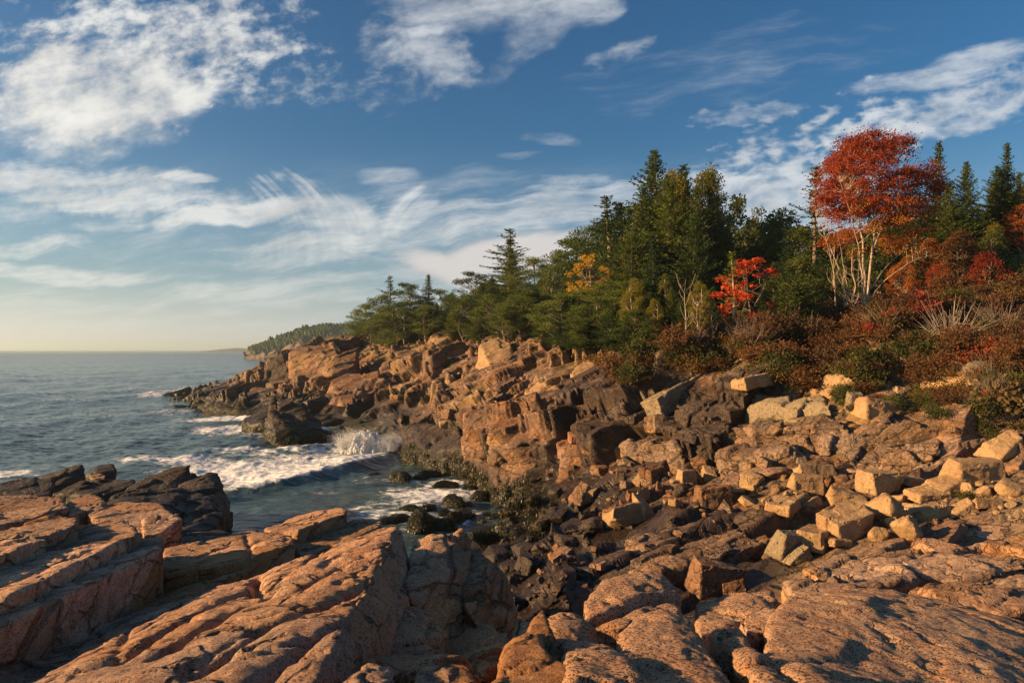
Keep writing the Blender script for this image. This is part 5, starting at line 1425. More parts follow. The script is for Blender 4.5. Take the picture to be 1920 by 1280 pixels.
TREES = [
 ('pine', 684, 572, 121, 'small wind bent pine at the seaward end of the woods', .9, 1),
 ('thin', 730, 517, 121, 'thin ragged spruce standing up near the seaward end of the woods', 1.5, 0),
 ('pine', 712, 556, 117, 'low pine below the first ragged spruce', 1.0, 0),
 ('pine', 762, 534, 117, 'bushy pine between the first ragged spruce and the pointed one', 1.0, 3),
 ('spruce', 800, 514, 119, 'pointed dark spruce among the first pines of the headland', 1.2, 1),
 ('pine', 828, 545, 116, 'round topped pine right of the first pointed spruce', 1.1, 1),
 ('pine', 742, 572, 110, 'low spreading pine at the edge of the headland rocks', 1.3, 3),
 ('pine', 800, 575, 106, 'low broad pine growing out of the headland ledges', 1.3, 0),
 ('pine', 852, 555, 111, 'small pine where the woods dip behind the headland', 1.1, 2),
 ('pine', 884, 514, 113, 'tall round crowned pine left of the crooked spruce', 1.1, 3),
 ('pine', 912, 532, 108, 'dark pine directly left of the crooked spruce', 1.0, 0),
 ('thin', 961, 428, 108, 'crooked ragged topped spruce sticking out above the headland pines', 2.0, 0),
 ('spruce', 958, 470, 106, 'dense dark spruce in front of the crooked one', 1.5, 2),
 ('pine', 1002, 486, 103, 'round crowned pine right of the crooked spruce', 1.1, 1),
 ('pine', 1030, 500, 98, 'broad pine in the dip before the taller woods', 1.1, 3),
 ('pine', 870, 560, 102, 'low pine at the rocks under the tall round crowned one', 1.2, 2),
 ('pine', 925, 555, 96, 'bright green pine at the cliff edge under the crooked spruce', 1.2, 0),
 ('pine', 985, 535, 91, 'spreading pine overhanging the stack of golden blocks', 1.2, 3),
 ('pine', 1045, 545, 84, 'low bright pine at the cliff edge left of the yellow leaves', 1.2, 1),
 ('pine', 1078, 452, 95, 'broad flat topped pine at the left shoulder of the tall woods', 1.2, 3),
 ('pine', 1112, 430, 92, 'taller dense pine left of the sparse topped spruce', 1.1, 0),
 ('pine', 1048, 480, 92, 'pine stepping down from the shoulder of the tall woods', 1.1, 2),
 ('thin', 1145, 366, 77, 'sparse topped spruce left of the tallest spruce', 1.8, 0),
 ('thin', 1172, 378, 76, 'second sparse spruce with a forked top, next to the first', 1.7, 1),
 ('pine', 1185, 395, 80, 'dense pine filling behind the two sparse topped spruces', 1.2, 3),
 ('yellow', 1108, 480, 73, 'bright yellow leaved tree glowing among the dark pines', .8, 0),
 ('bigspruce', 1176, 425, 62, 'broad open spruce with a bare grey trunk and layered boughs above the cliff', 1.05, 0),
 ('pine', 1095, 545, 70, 'bright green low pine under the yellow leaved tree', 1.2, 1),
 ('spruce', 1240, 281, 68, 'tallest spruce with a sharp dark top, middle of the woods', 1.15, 0),
 ('spruce', 1291, 308, 74, 'dark spruce peak just right of the tallest spruce', 1.0, 1),
 ('birch', 1205, 400, 72, 'olive yellow leafy tree left of the tallest spruce', .8, 1),
 ('birch', 1276, 340, 67, 'yellow green leafy tree directly right of the tallest spruce', .62, 0),
 ('birch', 1322, 330, 66, 'widest yellow green leafy tree, right half of the tall clump', .72, 1),
 ('spruce', 1258, 330, 64, 'dense spruce shoulder to shoulder with the tallest one, on its right', 1.0, 2),
 ('spruce', 1218, 350, 66, 'dense spruce shoulder to shoulder with the tallest one, on its left', 1.0, 0),
 ('spruce', 1340, 352, 65, 'tapering spruce at the right flank of the tall clump', 1.1, 0),
 ('spruce', 1308, 345, 62, 'spruce half hidden among the yellow green leafy trees', .8, 1),
 ('fir', 1300, 400, 60, 'dark fir in front of the yellow green leafy trees', .85, 0),
 ('fir', 1228, 440, 58, 'dark fir at the foot of the tallest spruce', .8, 1),
 ('spruce', 1345, 400, 68, 'shaded spruce at the right edge of the tall clump', 1.0, 2),
 ('birch', 1250, 520, 50, 'young pale green leafy tree in front of the tall clump', .7, 0),
 ('oak', 1386, 380, 74, 'open leafed small tree standing against the sky right of the tall clump', .8, 1),
 ('oak', 1412, 432, 78, 'dark leafy tree right of the open leafed one', 1.0, 0),
 ('pine', 1440, 440, 76, 'round dark pine behind the gap in the woods', 1.1, 1),
 ('oak', 1470, 412, 68, 'mid green leafy tree in the gap left of the slim blue spruce', 1.1, 0),
 ('oak', 1500, 440, 64, 'low leafy tree at the foot of the slim spruce', 1.1, 0),
 ('thin', 1525, 312, 60, 'slim spruce with short boughs standing left of the red maple', 1.2, 1),
 ('fir', 1478, 460, 52, 'wide dark fir left of the pale maple stems', 1.25, 0),
 ('fir', 1538, 478, 51, 'dark fir right behind the pale bare saplings', 1.1, 1),
 ('fir', 1435, 520, 50, 'low dark fir beside the scarlet bush', 1.0, 1),
 ('sapling', 1375, 472, 47, 'slender young spruce with a pale stem, left of the scarlet bush', 1.2, 0),
 ('scarlet', 1408, 490, 47.5, 'scarlet leaved little maple glowing in front of the dark firs', 1.1, 0),
 ('spruce', 1757, 266, 58, 'dark pointed spruce right behind the red crown of the maple', .8, 1),
 ('spruce', 1822, 300, 56, 'spruce with a bare pale trunk, right of the red maple', .9, 0),
 ('spruce', 1886, 268, 60, 'pointed spruce near the right edge', .8, 1),
 ('spruce', 1862, 345, 66, 'small dark spruce between the two right hand ones', .9, 2),
 ('spruce', 1790, 380, 66, 'shaded spruce behind the right part of the maple', 1.1, 2),
 ('orange', 1740, 455, 55, 'orange leaved tree spreading right of the maple stems', .9, 0),
 ('orange', 1690, 495, 52, 'golden orange leaved tree behind the maple stems', .9, 0),
 ('orange', 1800, 440, 53, 'rusty leaved tree at the foot of the bare trunked spruce', .9, 1),
 ('oak', 1860, 440, 54, 'olive leafy tree near the right edge of the woods', 1.0, 0),
 ('orange', 1910, 430, 62, 'rust coloured tree at the right edge', 1.0, 1),
 ('orange', 1960, 420, 58, 'rust coloured tree reaching in from the right edge', 1.0, 1),
 ('redtree', 1760, 500, 46, 'low spreading red leaved maple on the slope right of the pale stems', .9, 0),
 ('redtree', 1850, 480, 45, 'crimson and pink leaved low maple near the right edge of the slope', .8, 0),
 ('redtree', 1910, 520, 43, 'crimson leaved low maple cut by the right edge of the picture', .8, 0),
 ('sapling', 1260, 590, 45, 'tiny young spruce above the leaning slabs', 1.1, 0),
 ('sapling', 1310, 575, 46, 'bright young spruce right of the leaning slabs', 1.1, 0),
 ('fir', 1120, 600, 62, 'low fir spilling over the edge of the bright cliff', 1.3, 0),
 ('fir', 1170, 590, 57, 'low dark fir under the broad open spruce', 1.3, 1),
 ('fir', 1340, 560, 54, 'small dark fir between the tall clump and the slender young spruce', 1.0, 1),
 ('pine', 828, 640, 97, 'dwarf pine growing in a cleft of the headland ledges', 1.2, 0),
 ('pine', 1060, 585, 76, 'stunted pine on the lip of the jointed ledge', 1.3, 2),
 ('oak', 1600, 470, 56, 'dark green leafy tree in shade behind the maple stems', 1.1, 0),
 ('oak', 1650, 430, 60, 'shaded leafy tree behind the red maple crown', 1.1, 0),
]
for k, x, yt, d, lb, wf, i in TREES:
    tree(k, x, yt, d, lb, 'trees at the front of the coastal woods', wf, i)

for k in range(34):
    x = 700 + k * 17.5 + RT.uniform(-8, 8)
    d = np.interp(x, [690, 800, 900, 1000, 1100, 1200, 1300, 1400, 1560], [116, 108, 98, 88, 72, 58, 54, 52, 50]) + RT.uniform(-2, 5)
    yt = np.interp(x, [690, 800, 950, 1050, 1150, 1250, 1400, 1560], [590, 575, 560, 545, 540, 530, 520, 510]) + RT.uniform(-18, 26)
    tree(RT.choice(['pine', 'pine', 'fir', 'spruce']), x, yt, d, 'bushy lower tree filling the edge of the woods beneath the taller trees', 'low trees along the edge of the woods', 1.35)
for k in range(30):
    x = 905 + k * 10 + RT.uniform(-6, 6)
    yb = np.interp(x, [900, 1000, 1100, 1200], [622, 634, 648, 655]) + RT.uniform(-6, 10)
    loc, nn = on_ground(x, yb)
    if loc is None: continue
    tree(RT.choice(['fir', 'pine', 'spruce', 'fir']), x, yb - RT.uniform(55, 105), loc.y, 'small evergreen leaning over the edge of the cliff below the woods', 'small evergreens on the cliff edge', 1.4)
for k in range(30):
    x = 1190 + k * 13 + RT.uniform(-8, 8)
    if 1355 < x < 1450 or 1528 < x < 1660: continue
    yb = np.interp(x, [1190, 1300, 1400, 1560], [655, 645, 632, 612]) + RT.uniform(-14, 10)
    loc, nn = on_ground(x, yb)
    if loc is None: continue
    tree(RT.choice(['fir', 'fir', 'birch', 'spruce', 'oak']), x, yb - RT.uniform(60, 130), loc.y + RT.uniform(0, 3), 'young tree at the top of the shrub slope, in front of the tall woods', 'young trees along the top of the shrub slope', 1.1)
for k in range(16):
    x = 1690 + k * 18 + RT.uniform(-8, 8)
    kk = ['spruce', 'orange', 'thin', 'birch', 'spruce', 'oak'][k % 6]
    tree(kk, x, np.interp(x, [1690, 1800, 1960], [385, 345, 310]) + RT.uniform(-25, 50) + (95 if kk in ('orange', 'birch', 'oak') else 0), RT.uniform(53, 66), 'tree in the mixed spruce and autumn wood right of the red maple', 'mixed woods right of the maple', 1.1)
SKYL = np.array([(690, 590), (740, 575), (800, 560), (880, 535), (960, 520), (1030, 512), (1080, 480), (1150, 445), (1200, 410), (1250, 370), (1350, 410), (1400, 450), (1450, 450), (1500, 455), (1560, 440), (1700, 400), (1800, 385), (1920, 350), (2100, 330)], float)
FD = np.array([(690, 124), (900, 114), (1050, 100), (1150, 84), (1250, 76), (1400, 80), (1550, 66), (1750, 62), (1920, 64), (2100, 62)], float)
for k in range(140):
    x = 700 + (k + RT.random()) / 140 * 1330
    d = np.interp(x, FD[:, 0], FD[:, 1]) + RT.uniform(2, 34)
    yt = np.interp(x, SKYL[:, 0], SKYL[:, 1]) + RT.uniform(0, 45)
    kk = RT.choice(['spruce', 'pine', 'pine', 'fir', 'spruce', 'oak']) if x < 1550 else RT.choice(['spruce', 'fir', 'oak', 'orange', 'spruce'])
    tree(kk, x, yt, d, 'dark tree deeper in the coastal woods, mostly hidden by the front row', 'trees deeper in the coastal woods', 1.15)

# ---- the red maple with pale stems
def maple():
    rs = np.random.RandomState(77)
    d = 47.0
    base = P(1622, 580, d); base[2] = ground(base[0], d) - .1
    sc = d / F
    def w(x, y, dy=0.0): return np.array([(x - 960) * sc, d + dy, CAM_Z - (y - HOR) * sc])
    tr = MeshBag(); limbs = []
    def limb(pts, r0, r1):
        p = resample(np.array([w(*q) for q in pts]), 14); p[1:-1] += rs.normal(size=(12, 3)) * .03
        tube(tr, p, r0, r1, 7); limbs.append(p); return p
    limb([(1622, 590), (1621, 520, 0), (1618, 470), (1615, 420, .2), (1605, 370, .4), (1600, 330, .5), (1598, 300, .5)], .10, .025)
    limb([(1627, 590), (1634, 530, .3), (1638, 480, .3), (1645, 410, .2), (1648, 360, 0), (1655, 310, -.2), (1662, 270, -.2)], .11, .025)
    limb([(1636, 485, .3), (1655, 440, .6), (1675, 400, .9), (1690, 370, 1.2), (1715, 330, 1.4)], .055, .02)
    limb([(1642, 430, .2), (1660, 400, -.4), (1685, 375, -.9), (1700, 350, -1.2)], .05, .02)
    limb([(1612, 595, -.3), (1610, 530, -.5), (1600, 460, -.6), (1590, 430, -.8), (1578, 390, -1), (1560, 350, -1.2)], .06, .015)
    limb([(1600, 590, .3), (1590, 540, .5), (1580, 500, .6), (1563, 450, .8), (1550, 430, 1.0), (1545, 400, 1.2)], .05, .012)
    limb([(1572, 590, .2), (1567, 545, .1), (1562, 500, .1), (1555, 460, .2), (1548, 440, .2)], .05, .012)
    limb([(1578, 592, -.2), (1588, 550, -.3), (1580, 510, -.3), (1572, 470, -.4)], .05, .015)
    limb([(1598, 590), (1606, 540, .2), (1600, 500, .3), (1604, 455, .3)], .06, .015)
    limb([(1632, 545, .3), (1665, 500, .4), (1700, 470, .5), (1740, 455, .6)], .05, .015)
    limb([(1630, 560, .1), (1660, 520, -.4), (1700, 490, -.9), (1740, 480, -1.2)], .04, .012)
    limb([(1644, 420), (1690, 405, -.3), (1740, 412, -.6), (1765, 400, -.8)], .04, .012)
    allp = np.concatenate(limbs)
    red = MeshBag(); org = MeshBag()
    PR, DR, PO, DO = [], [], [], []
    n = 0
    while n < 340:
        x = rs.uniform(1528, 1750); y = rs.uniform(238, 485)
        e = ((x - 1640) / 104) ** 2 + ((y - 365) / 118) ** 2
        if e > 1 + .22 * vnoise(np.array([[x / 34.0, y / 30.0, 7.0]]), 12)[0] : continue
        if y > 405 and abs(x - 1625) < 45 and rs.rand() < .7: continue
        # domed crown: thick over the top, thinner and orange below, open among the stems
        if y > 425 and rs.rand() < .5: continue
        lump = vnoise(np.array([[x / 26.0, y / 20.0, 3.0]]), 8)[0]
        if lump < -.38 and .15 < e < .85: continue
        dy = rs.uniform(-1, 1) * 3.4 * math.sqrt(max(.12, 1 - e))
        c = w(x, y, dy)
        b = allp[np.argmin(np.linalg.norm((allp - c) * (1, 1, .7) - (0, 0, -.6), axis=1))]
        mid = (b + c) / 2 + rs.normal(size=3) * .12 + (0, 0, -.08)
        tube(tr, [b, mid, c], .020, .006, 3)
        m = rs.randint(90, 190); r = rs.uniform(.22, .62)
        q = rs.normal(size=(m, 3)) * r * np.array([.75, .75, .38])
        dd = q + rs.normal(size=(m, 3)) * .3 + (0, 0, -.08)
        if y + rs.normal() * 22 + (x - 1650) * .3 > 412: PO.append(c + q); DO.append(dd)
        else: PR.append(c + q); DR.append(dd)
        n += 1
    leaves(red, np.concatenate(PR), np.concatenate(DR), .145, .095, rs)
    leaves(org, np.concatenate(PO), np.concatenate(DO), .145, .095, rs)
    e = bpy.data.objects.new('maple_tree', None); COL.objects.link(e); e.location = base
    off = Vector(base)
    for nm, bag, mt, lb in (('trunk', tr, 'bark_pale', None), ('crown', red, 'maple_red', 'deep red upper leaves'), ('crown', org, 'maple_orange', 'orange lower leaves')):
        me = bag.mesh(nm, M[mt], nm == 'trunk'); me.transform(Matrix.Translation(-off))
        o = link(nm, me, e)
        if lb: o['label'] = lb
    tag(e, 'big red crowned maple with many slender pale stems, high on the slope at the right', 'maple tree')
maple()

# ---- shrubs
def shrub(seed, matc, nleaf=1500, r=.62, h=.75, leaf=.085, twigs=26, bare=0.0):
    rs = np.random.RandomState(seed); tw = MeshBag(); cr = MeshBag(); tips = []
    for k in range(twigs):
        a = rs.uniform(0, 6.28); q = rs.uniform(.2, 1) * r
        tip = np.array([math.cos(a) * q, math.sin(a) * q, h * rs.uniform(.55, 1.05) * (1 - .35 * (q / r) ** 2)])
        mid = tip * .5 + rs.normal(size=3) * .06
        tube(tw, [np.array([0, 0, -.05]) + rs.normal(size=3) * .04, mid, tip], .012, .003, 3)
        tips.append(tip)
        for j in range(2):
            t2 = mid + (tip - mid) * rs.uniform(.1, .8) + rs.normal(size=3) * .13
            tube(tw, [mid, t2], .006, .002, 3); tips.append(t2)
    tips = np.array(tips)
    if bare < 1:
        i = rs.randint(0, len(tips), nleaf); p = tips[i] * rs.uniform(.72, 1.06, (nleaf, 1)) + rs.normal(size=(nleaf, 3)) * (.085, .085, .06)
        p[:, 2] = np.maximum(p[:, 2], .02)
        leaves(cr, p, rs.normal(size=(nleaf, 3)) + (0, 0, .4), leaf, leaf * .6, rs)
    return tw.mesh('twigs', M['twig']), (cr.mesh('leaves', M[matc]) if bare < 1 else None)
SH = {}
for mt, sd in (('heath_rust', 1), ('heath_green', 2), ('heath_gold', 3), ('heath_crimson', 4), ('grass', 5)):
    SH[mt] = [shrub(sd * 10 + j, mt, 2100, r=.62 + .1 * j, h=.75 - .15 * j, leaf=.075 if mt != 'grass' else .13, twigs=34) for j in range(3)]
SH['bare'] = [shrub(90 + j, 'heath_rust', 10, 1.0, 1.3, twigs=46, bare=1) for j in range(2)]
SN = {'heath_rust': 'rust', 'heath_green': 'green', 'heath_gold': 'golden', 'heath_crimson': 'crimson', 'grass': 'straw coloured', 'bare': 'bare grey'}
def put_shrub(x, y, w, mt, label, group):
    loc, nn = on_ground(x, y)
    if loc is None: return
    s = w / F * loc.y / 1.3
    e = bpy.data.objects.new('shrub', None); COL.objects.link(e)
    e.location = (loc.x, loc.y, loc.z - .05); e.scale = (s, s, s * RT.uniform(.75, 1.15)); e.rotation_euler = (RT.uniform(-.15, .15), RT.uniform(-.15, .15), RT.uniform(0, 6.28))
    tw, lv = SH[mt][RT.randrange(len(SH[mt]))]
    for nm, me in (('stems', tw), ('leaves', lv)):
        if me is None: continue
        o = bpy.data.objects.new(nm, me); COL.objects.link(o); o.parent = e
    tag(e, label, 'shrub', group)
ZONE = [(1130, 680), (1180, 672), (1350, 640), (1500, 622), (1560, 600), (1640, 580), (1760, 550), (1930, 500), (1930, 790), (1830, 775), (1760, 770), (1720, 700), (1690, 690), (1640, 730), (1560, 735), (1480, 740), (1420, 700), (1330, 700), (1230, 690), (1200, 740), (1160, 720)]
k = 0; tries = 0
while k < 262 and tries < 5000:
    tries += 1
    x, y = RT.uniform(1130, 1930), RT.uniform(500, 790)
    if not inside(x, y, ZONE): continue
    nz = vnoise(np.array([[x / 60.0, y / 40.0, 1.0]]), 5)[0] + RT.uniform(-.5, .5)
    if x < 1240: mt = RT.choice(['heath_gold', 'heath_rust', 'heath_green', 'heath_rust'])
    elif nz > .45: mt = 'heath_green'
    elif nz > -.1: mt = 'heath_rust'
    elif nz > -.45: mt = RT.choice(['heath_green', 'heath_gold', 'heath_rust', 'heath_green'])
    else: mt = RT.choice(['heath_rust', 'heath_green', 'heath_rust', 'heath_crimson', 'bare'])
    put_shrub(x, y, RT.uniform(42, 92) * (1.0 if y > 600 else .85), mt, SN[mt] + ' autumn shrub in the thicket covering the slope above the cliff', SN[mt] + ' shrubs on the slope')
    k += 1
for q in range(26):
    x = RT.uniform(1500, 1925); y = np.interp(x, [1500, 1700, 1925], [745, 760, 820]) + RT.uniform(-30, 18)
    put_shrub(x, y, RT.uniform(30, 62), RT.choice(['heath_green', 'grass', 'heath_rust', 'heath_green']), 'low shrub or grass tuft rooted between the pale blocks along the brow on the right', 'low shrubs between the blocks of the brow')
for x, y, w, mt, lb in ((1190, 715, 60, 'heath_gold', 'glowing yellow orange shrub left of the pale leaning slab'), (1205, 675, 70, 'heath_gold', 'golden shrub above the grey rock beside the brightest face'),
                        (1780, 650, 120, 'bare', 'leafless pale branched shrub standing above the rust bushes on the right'), (1840, 790, 80, 'heath_green', 'dark green shrub over the massive rock face at the right edge'),
                        (1815, 935, 46, 'heath_green', 'low green shrub growing among the boulders at the right end of the beach'), (1860, 925, 40, 'heath_rust', 'low rust shrub growing among the boulders at the right end of the beach'),
                        (1890, 760, 110, 'grass', 'pale dry grass clump at the right edge above the rocks'), (1410, 620, 60, 'heath_crimson', 'crimson shrub below the scarlet little maple'),
                        (1660, 815, 40, 'heath_green', 'green tuft at the foot of the great square block')):
    put_shrub(x, y, w, mt, lb, None)

# bare pale saplings
def bare_sapling(x, yb, yt, label, seed):
    loc, nn = on_ground(x, yb)
    rs = np.random.RandomState(seed); bag = MeshBag(); h = (yb - yt) / F * loc.y
    main = np.array([[0, 0, 0], [.04, 0, .35], [-.03, .05, .7], [.02, .02, 1.0]]) * [h * .4, h * .4, h]
    m = resample(main, 10); tube(bag, m, .045, .01, 5)
    for j in range(9):
        i = rs.randint(2, 9); b = m[i]; a = rs.uniform(0, 6.28); L = h * rs.uniform(.15, .32)
        tip = b + np.array([math.cos(a) * L * .55, math.sin(a) * L * .4, L])
        mid = (b + tip) / 2 + np.array([math.cos(a), math.sin(a), 0]) * L * .12
        tube(bag, [b, mid, tip], .018, .005, 4)
        for q in range(3):
            c_ = mid + (tip - mid) * rs.rand(); tube(bag, [c_, c_ + rs.normal(size=3) * L * .18 + (0, 0, L * .22)], .007, .003, 3)
    me = bag.mesh('bare_sapling', M['bark_pale'], True); o = link('bare_sapling', me, None, loc - Vector((0, 0, .1)))
    tag(o, label, 'sapling')
bare_sapling(1285, 640, 520, 'leafless grey sapling with upswept twigs, in front of the tall clump of trees', 1)
bare_sapling(1308, 650, 560, 'shorter leafless sapling right of the taller leafless one', 2)
bare_sapling(1565, 600, 455, 'pale leafless sapling leaning left of the maple stems', 3)
bare_sapling(1582, 600, 500, 'pale forked leafless sapling at the foot of the maple', 4)
bare_sapling(1335, 640, 570, 'small leafless sapling above the dark cliff brow', 5)
bare_sapling(1790, 640, 560, 'pale crooked leafless sapling among the rust shrubs on the right', 6)

# ---- low plants covering the soil: nobody could count them
def undergrowth():
    rs = np.random.RandomState(3)
    nr, nc = TG.shape[:2]
    r0 = int(np.searchsorted(TT, 6.3)); r1 = int(np.searchsorted(TT, 10.0))
    n = 95000
    i = rs.randint(r0, r1, n); j = rs.randint(2, nc - 2, n)
    u = TT[i]; cc = TC[j]
    veg = np.maximum(ss(u, 6.2, 8.2) * ss(cc, 1080, 1230) + ss(u, 8.4, 9.0), ss(u, 5.6, 6.6) * ss(cc, 1450, 1700) * .75)
    p = TG[i, j]
    cl = fbm(p / 1.6, 3, 44)
    keep = rs.rand(n) < np.clip(veg * .9 + cl * .9 - .15, 0, 1)
    keep &= (cc > 690)
    p = p[keep]; cl = cl[keep]
    bags = [MeshBag() for _ in range(3)]
    cz = fbm(p / 3.5, 3, 47) + rs.normal(size=len(p)) * .18
    which = np.where(cz > .12, 0, np.where(cz > -.22, 1, 2))
    for w_ in range(3):
        q = p[which == w_]; m = 4
        q = np.repeat(q, m, 0) + rs.normal(size=(len(q) * m, 3)) * (.12, .12, .06) + (0, 0, .09)
        sc = np.clip(q[:, 1] / 60, .8, 1.8)
        leaves(bags[w_], q, rs.normal(size=q.shape) + (0, 0, .8), .15 * sc, .075 * sc, rs)
    v = np.concatenate([np.concatenate(b.v) for b in bags]); cnt = [sum(len(a) for a in b.v) for b in bags]
    f = np.arange(len(v)).reshape(-1, 4)
    me = mesh_np('undergrowth', v, f, M['heath_green']); me.materials.append(M['heath_rust']); me.materials.append(M['grass'])
    mi = np.repeat([0, 1, 2], [c // 4 for c in cnt]); me.polygons.foreach_set('material_index', mi.astype(np.int32))
    tag(link('undergrowth', me), kind='stuff')
undergrowth()

# ---- rockweed hanging on the low rocks
def rockweed():
    rs = np.random.RandomState(8)
    bag = MeshBag(); P_, D_ = [], []
    got = 0; N_ = []
    for t in range(30000):
        x, y = (rs.uniform(690, 1090), rs.uniform(825, 1010)) if t % 3 else (rs.uniform(345, 620), rs.uniform(750, 830))
        if x > 930 and rs.rand() < .65: continue
        loc, nn = hitscene(x, y)
        if loc is None or loc.z > 1.5 + .5 * math.sin(loc.x * 1.3) or loc.z < .04: continue
        g = Vector((0, 0, -1)); dn = (g - nn * g.dot(nn)); dn = dn.normalized() + Vector(rs.normal(size=3) * .25); dn = dn - nn * dn.dot(nn)
        P_.append(loc + nn * .015); D_.append(dn.normalized()); N_.append(nn); got += 1
    if not got: return
    p = np.array(P_); d = np.array(D_)
    nr_ = np.repeat(np.array(N_), 4, 0)
    o_ = rs.normal(size=(len(nr_), 3)) * .09; o_ -= nr_ * (o_ * nr_).sum(1)[:, None]
    p = np.repeat(p, 4, 0) + o_ + nr_ * rs.uniform(0, .03, (len(nr_), 1)); d = np.repeat(d, 4, 0) + rs.normal(size=(len(nr_), 3)) * .12
    leaves(bag, p, d, .20, .055, rs, up=nr_ * 2.5)
    tag(link('seaweed', bag.mesh('seaweed', M['weed'])), kind='stuff')
_dg = bpy.context.evaluated_depsgraph_get()
_rk = [o for o in scene.objects if o.name.split('.')[0] in ('cliff_rock', 'sea_stack', 'weedy_rock', 'terrain', 'beach_stone')]
bpy.context.view_layer.update()
def _mkbv():
    out = []
    for o in _rk:
        if o.name == 'terrain': continue
        me = o.data; mw = o.matrix_world
        if me.vertices and (mw.translation.y < 30 or mw.translation.z > 3): continue
        out.append(BVHTree.FromPolygons([mw @ v.co for v in me.vertices], [tuple(p.vertices) for p in me.polygons]))
    return out + [TB]
_bvs = _mkbv()
def hitscene(x, y):
    dr = Vector(((x - 960.0) / F, 1.0, -(y - HOR) / F)).normalized(); best = (None, None); bd = 1e9
    for b in _bvs:
        h = b.ray_cast(CAMP, dr)
        if h[0] is not None and h[3] < bd: bd = h[3]; best = (h[0], h[1] if h[1].dot(dr) < 0 else -h[1])
    return best
rockweed()
# ================================================================== far coast and spray
def far_coast():
    rs = np.random.RandomState(2)
    # hill beyond the headland, 620 m off; skyline traced as (x, y)
    D0 = 620.0
    sk = np.array([(436, 656), (462, 655), (480, 647), (497, 640), (520, 632), (545, 621), (575, 611), (610, 606), (650, 607), (700, 606), (760, 602), (850, 598), (960, 598)], float)
    xs = np.linspace(458, 960, 260); nv = 46
    top = (HOR - np.interp(xs, sk[:, 0], sk[:, 1])) / F * (D0 + 90) + CAM_Z - 4
    t = np.linspace(0, 1, nv)[:, None]
    prof = np.clip(t * 2.6, 0, 1) ** .8 * (1 - ss(t, .75, 1.0) * .5)
    Z = -3 + (top[None] + 3) * prof
    Yd = D0 + t * 240 + 0 * top[None]
    X = (xs[None] - 960) / F * Yd
    v = np.stack([X, Yd, Z], -1).reshape(-1, 3)
    v = v + np.stack([fbm(v / 14, 3, 1) * 4, fbm(v / 14, 3, 2) * 5, fbm(v / 9, 4, 3) * 2.4], 1)
    v[:, 2] += blocks(v, np.eye(3), (12, 9, 6), 1.4, .6, seed=4)
    link('hills', mesh_np('hills', v, grid_faces(nv, 260), M['far'], False))['kind'] = 'structure'
    bag = MeshBag()
    g = v.reshape(nv, 260, 3)
    for k in range(6500):
        i = rs.randint(6, 32); j = rs.randint(8, 259)
        if i < 10 and vnoise(g[i, j][None] / 22.0, 9)[0] > -.15: continue
        p = g[i, j] + rs.normal(size=3) * (1.5, 1.5, 0) - (0, 0, .5); h = rs.uniform(3, 5.5); r = h * rs.uniform(.26, .38)
        th = np.linspace(0, 6.283, 5, endpoint=False) + rs.rand()
        vv = [p]; 
        ring = lambda q, rr: [p + np.array([math.cos(a) * rr * rs.uniform(.7, 1.2), math.sin(a) * rr, q * h]) for a in th]
        A, B, C_, E = ring(.02, r), ring(.45, r * .75), ring(.46, r * .95), ring(1.0, .08)
        w = np.array(A + B + C_ + E); f = []
        for s in (0, 10):
            for q in range(5):
                f.append((s + q, s + (q + 1) % 5, s + 5 + (q + 1) % 5, s + 5 + q))
        bag.add(w, f)
    tag(link('far_woods', bag.mesh('far_woods', M['spruce'])), kind='stuff')
    # low islands on the horizon
    xs = np.linspace(384, 492, 80); D1 = 2600.0
    h = 1.0 + (F and 1) * 15.0 * np.sin(np.clip((xs - 384) / 108, 0, 1) * math.pi) ** .5 * np.interp(xs, [384, 420, 450, 492], [.35, .75, 1, .9])
    t = np.linspace(-1, 1, 9)[:, None]
    v = np.stack([(xs[None] - 960) / F * D1 + 0 * t, D1 + t * 120 + 0 * xs[None], -2 + (h[None] + 2) * (1 - t ** 2)], -1).reshape(-1, 3)
    v[:, 2] += fbm(v / 30, 3, 8) * 1.5
    link('island', mesh_np('island', v, grid_faces(9, 80), M['farwood'], False))['kind'] = 'structure'

def plain(name, c1, c2, sc, rough=.9):
    m, n, b, o = new_mat(name); g = n.node('ShaderNodeNewGeometry')
    n.link(n.mix(n.smooth(n.noise(g.outputs['Position'], sc, 5, .65), .38, .62), c1, c2), b.inputs['Base Color']); b.inputs['Roughness'].default_value = rough
    return m
M['far'] = plain('far_rock', (0.22, 0.135, 0.09), (0.06, 0.05, 0.035), .06)
M['farwood'] = plain('far_wood', (0.035, 0.05, 0.03), (0.06, 0.065, 0.035), .02)
far_coast()

m, n, b, o = new_mat('spray')
b.inputs['Base Color'].default_value = (.88, .90, .92, 1); b.inputs['Roughness'].default_value = .5
tb = n.node('ShaderNodeBsdfTranslucent'); tb.inputs['Color'].default_value = (.9, .92, .94, 1)
mx = n.node('ShaderNodeMixShader'); mx.inputs[0].default_value = .5
m.node_tree.links.new(b.outputs[0], mx.inputs[1]); m.node_tree.links.new(tb.outputs[0], mx.inputs[2]); m.node_tree.links.new(mx.outputs[0], o.inputs['Surface'])
M['spray'] = m

def drops(bag, p, r, rs):
    n = len(p)
    T = np.array([(1, 1, 1), (1, -1, -1), (-1, 1, -1), (-1, -1, 1)], float) * .6
    v = p[:, None] + (T[None] + rs.normal(size=(n, 4, 3)) * .3) * r[:, None, None]
    i = np.arange(n)[:, None] * 4
    f = np.concatenate([i + [0, 1, 2], i + [0, 3, 1], i + [0, 2, 3], i + [1, 3, 2]])
    bag.add(v.reshape(-1, 3), f)

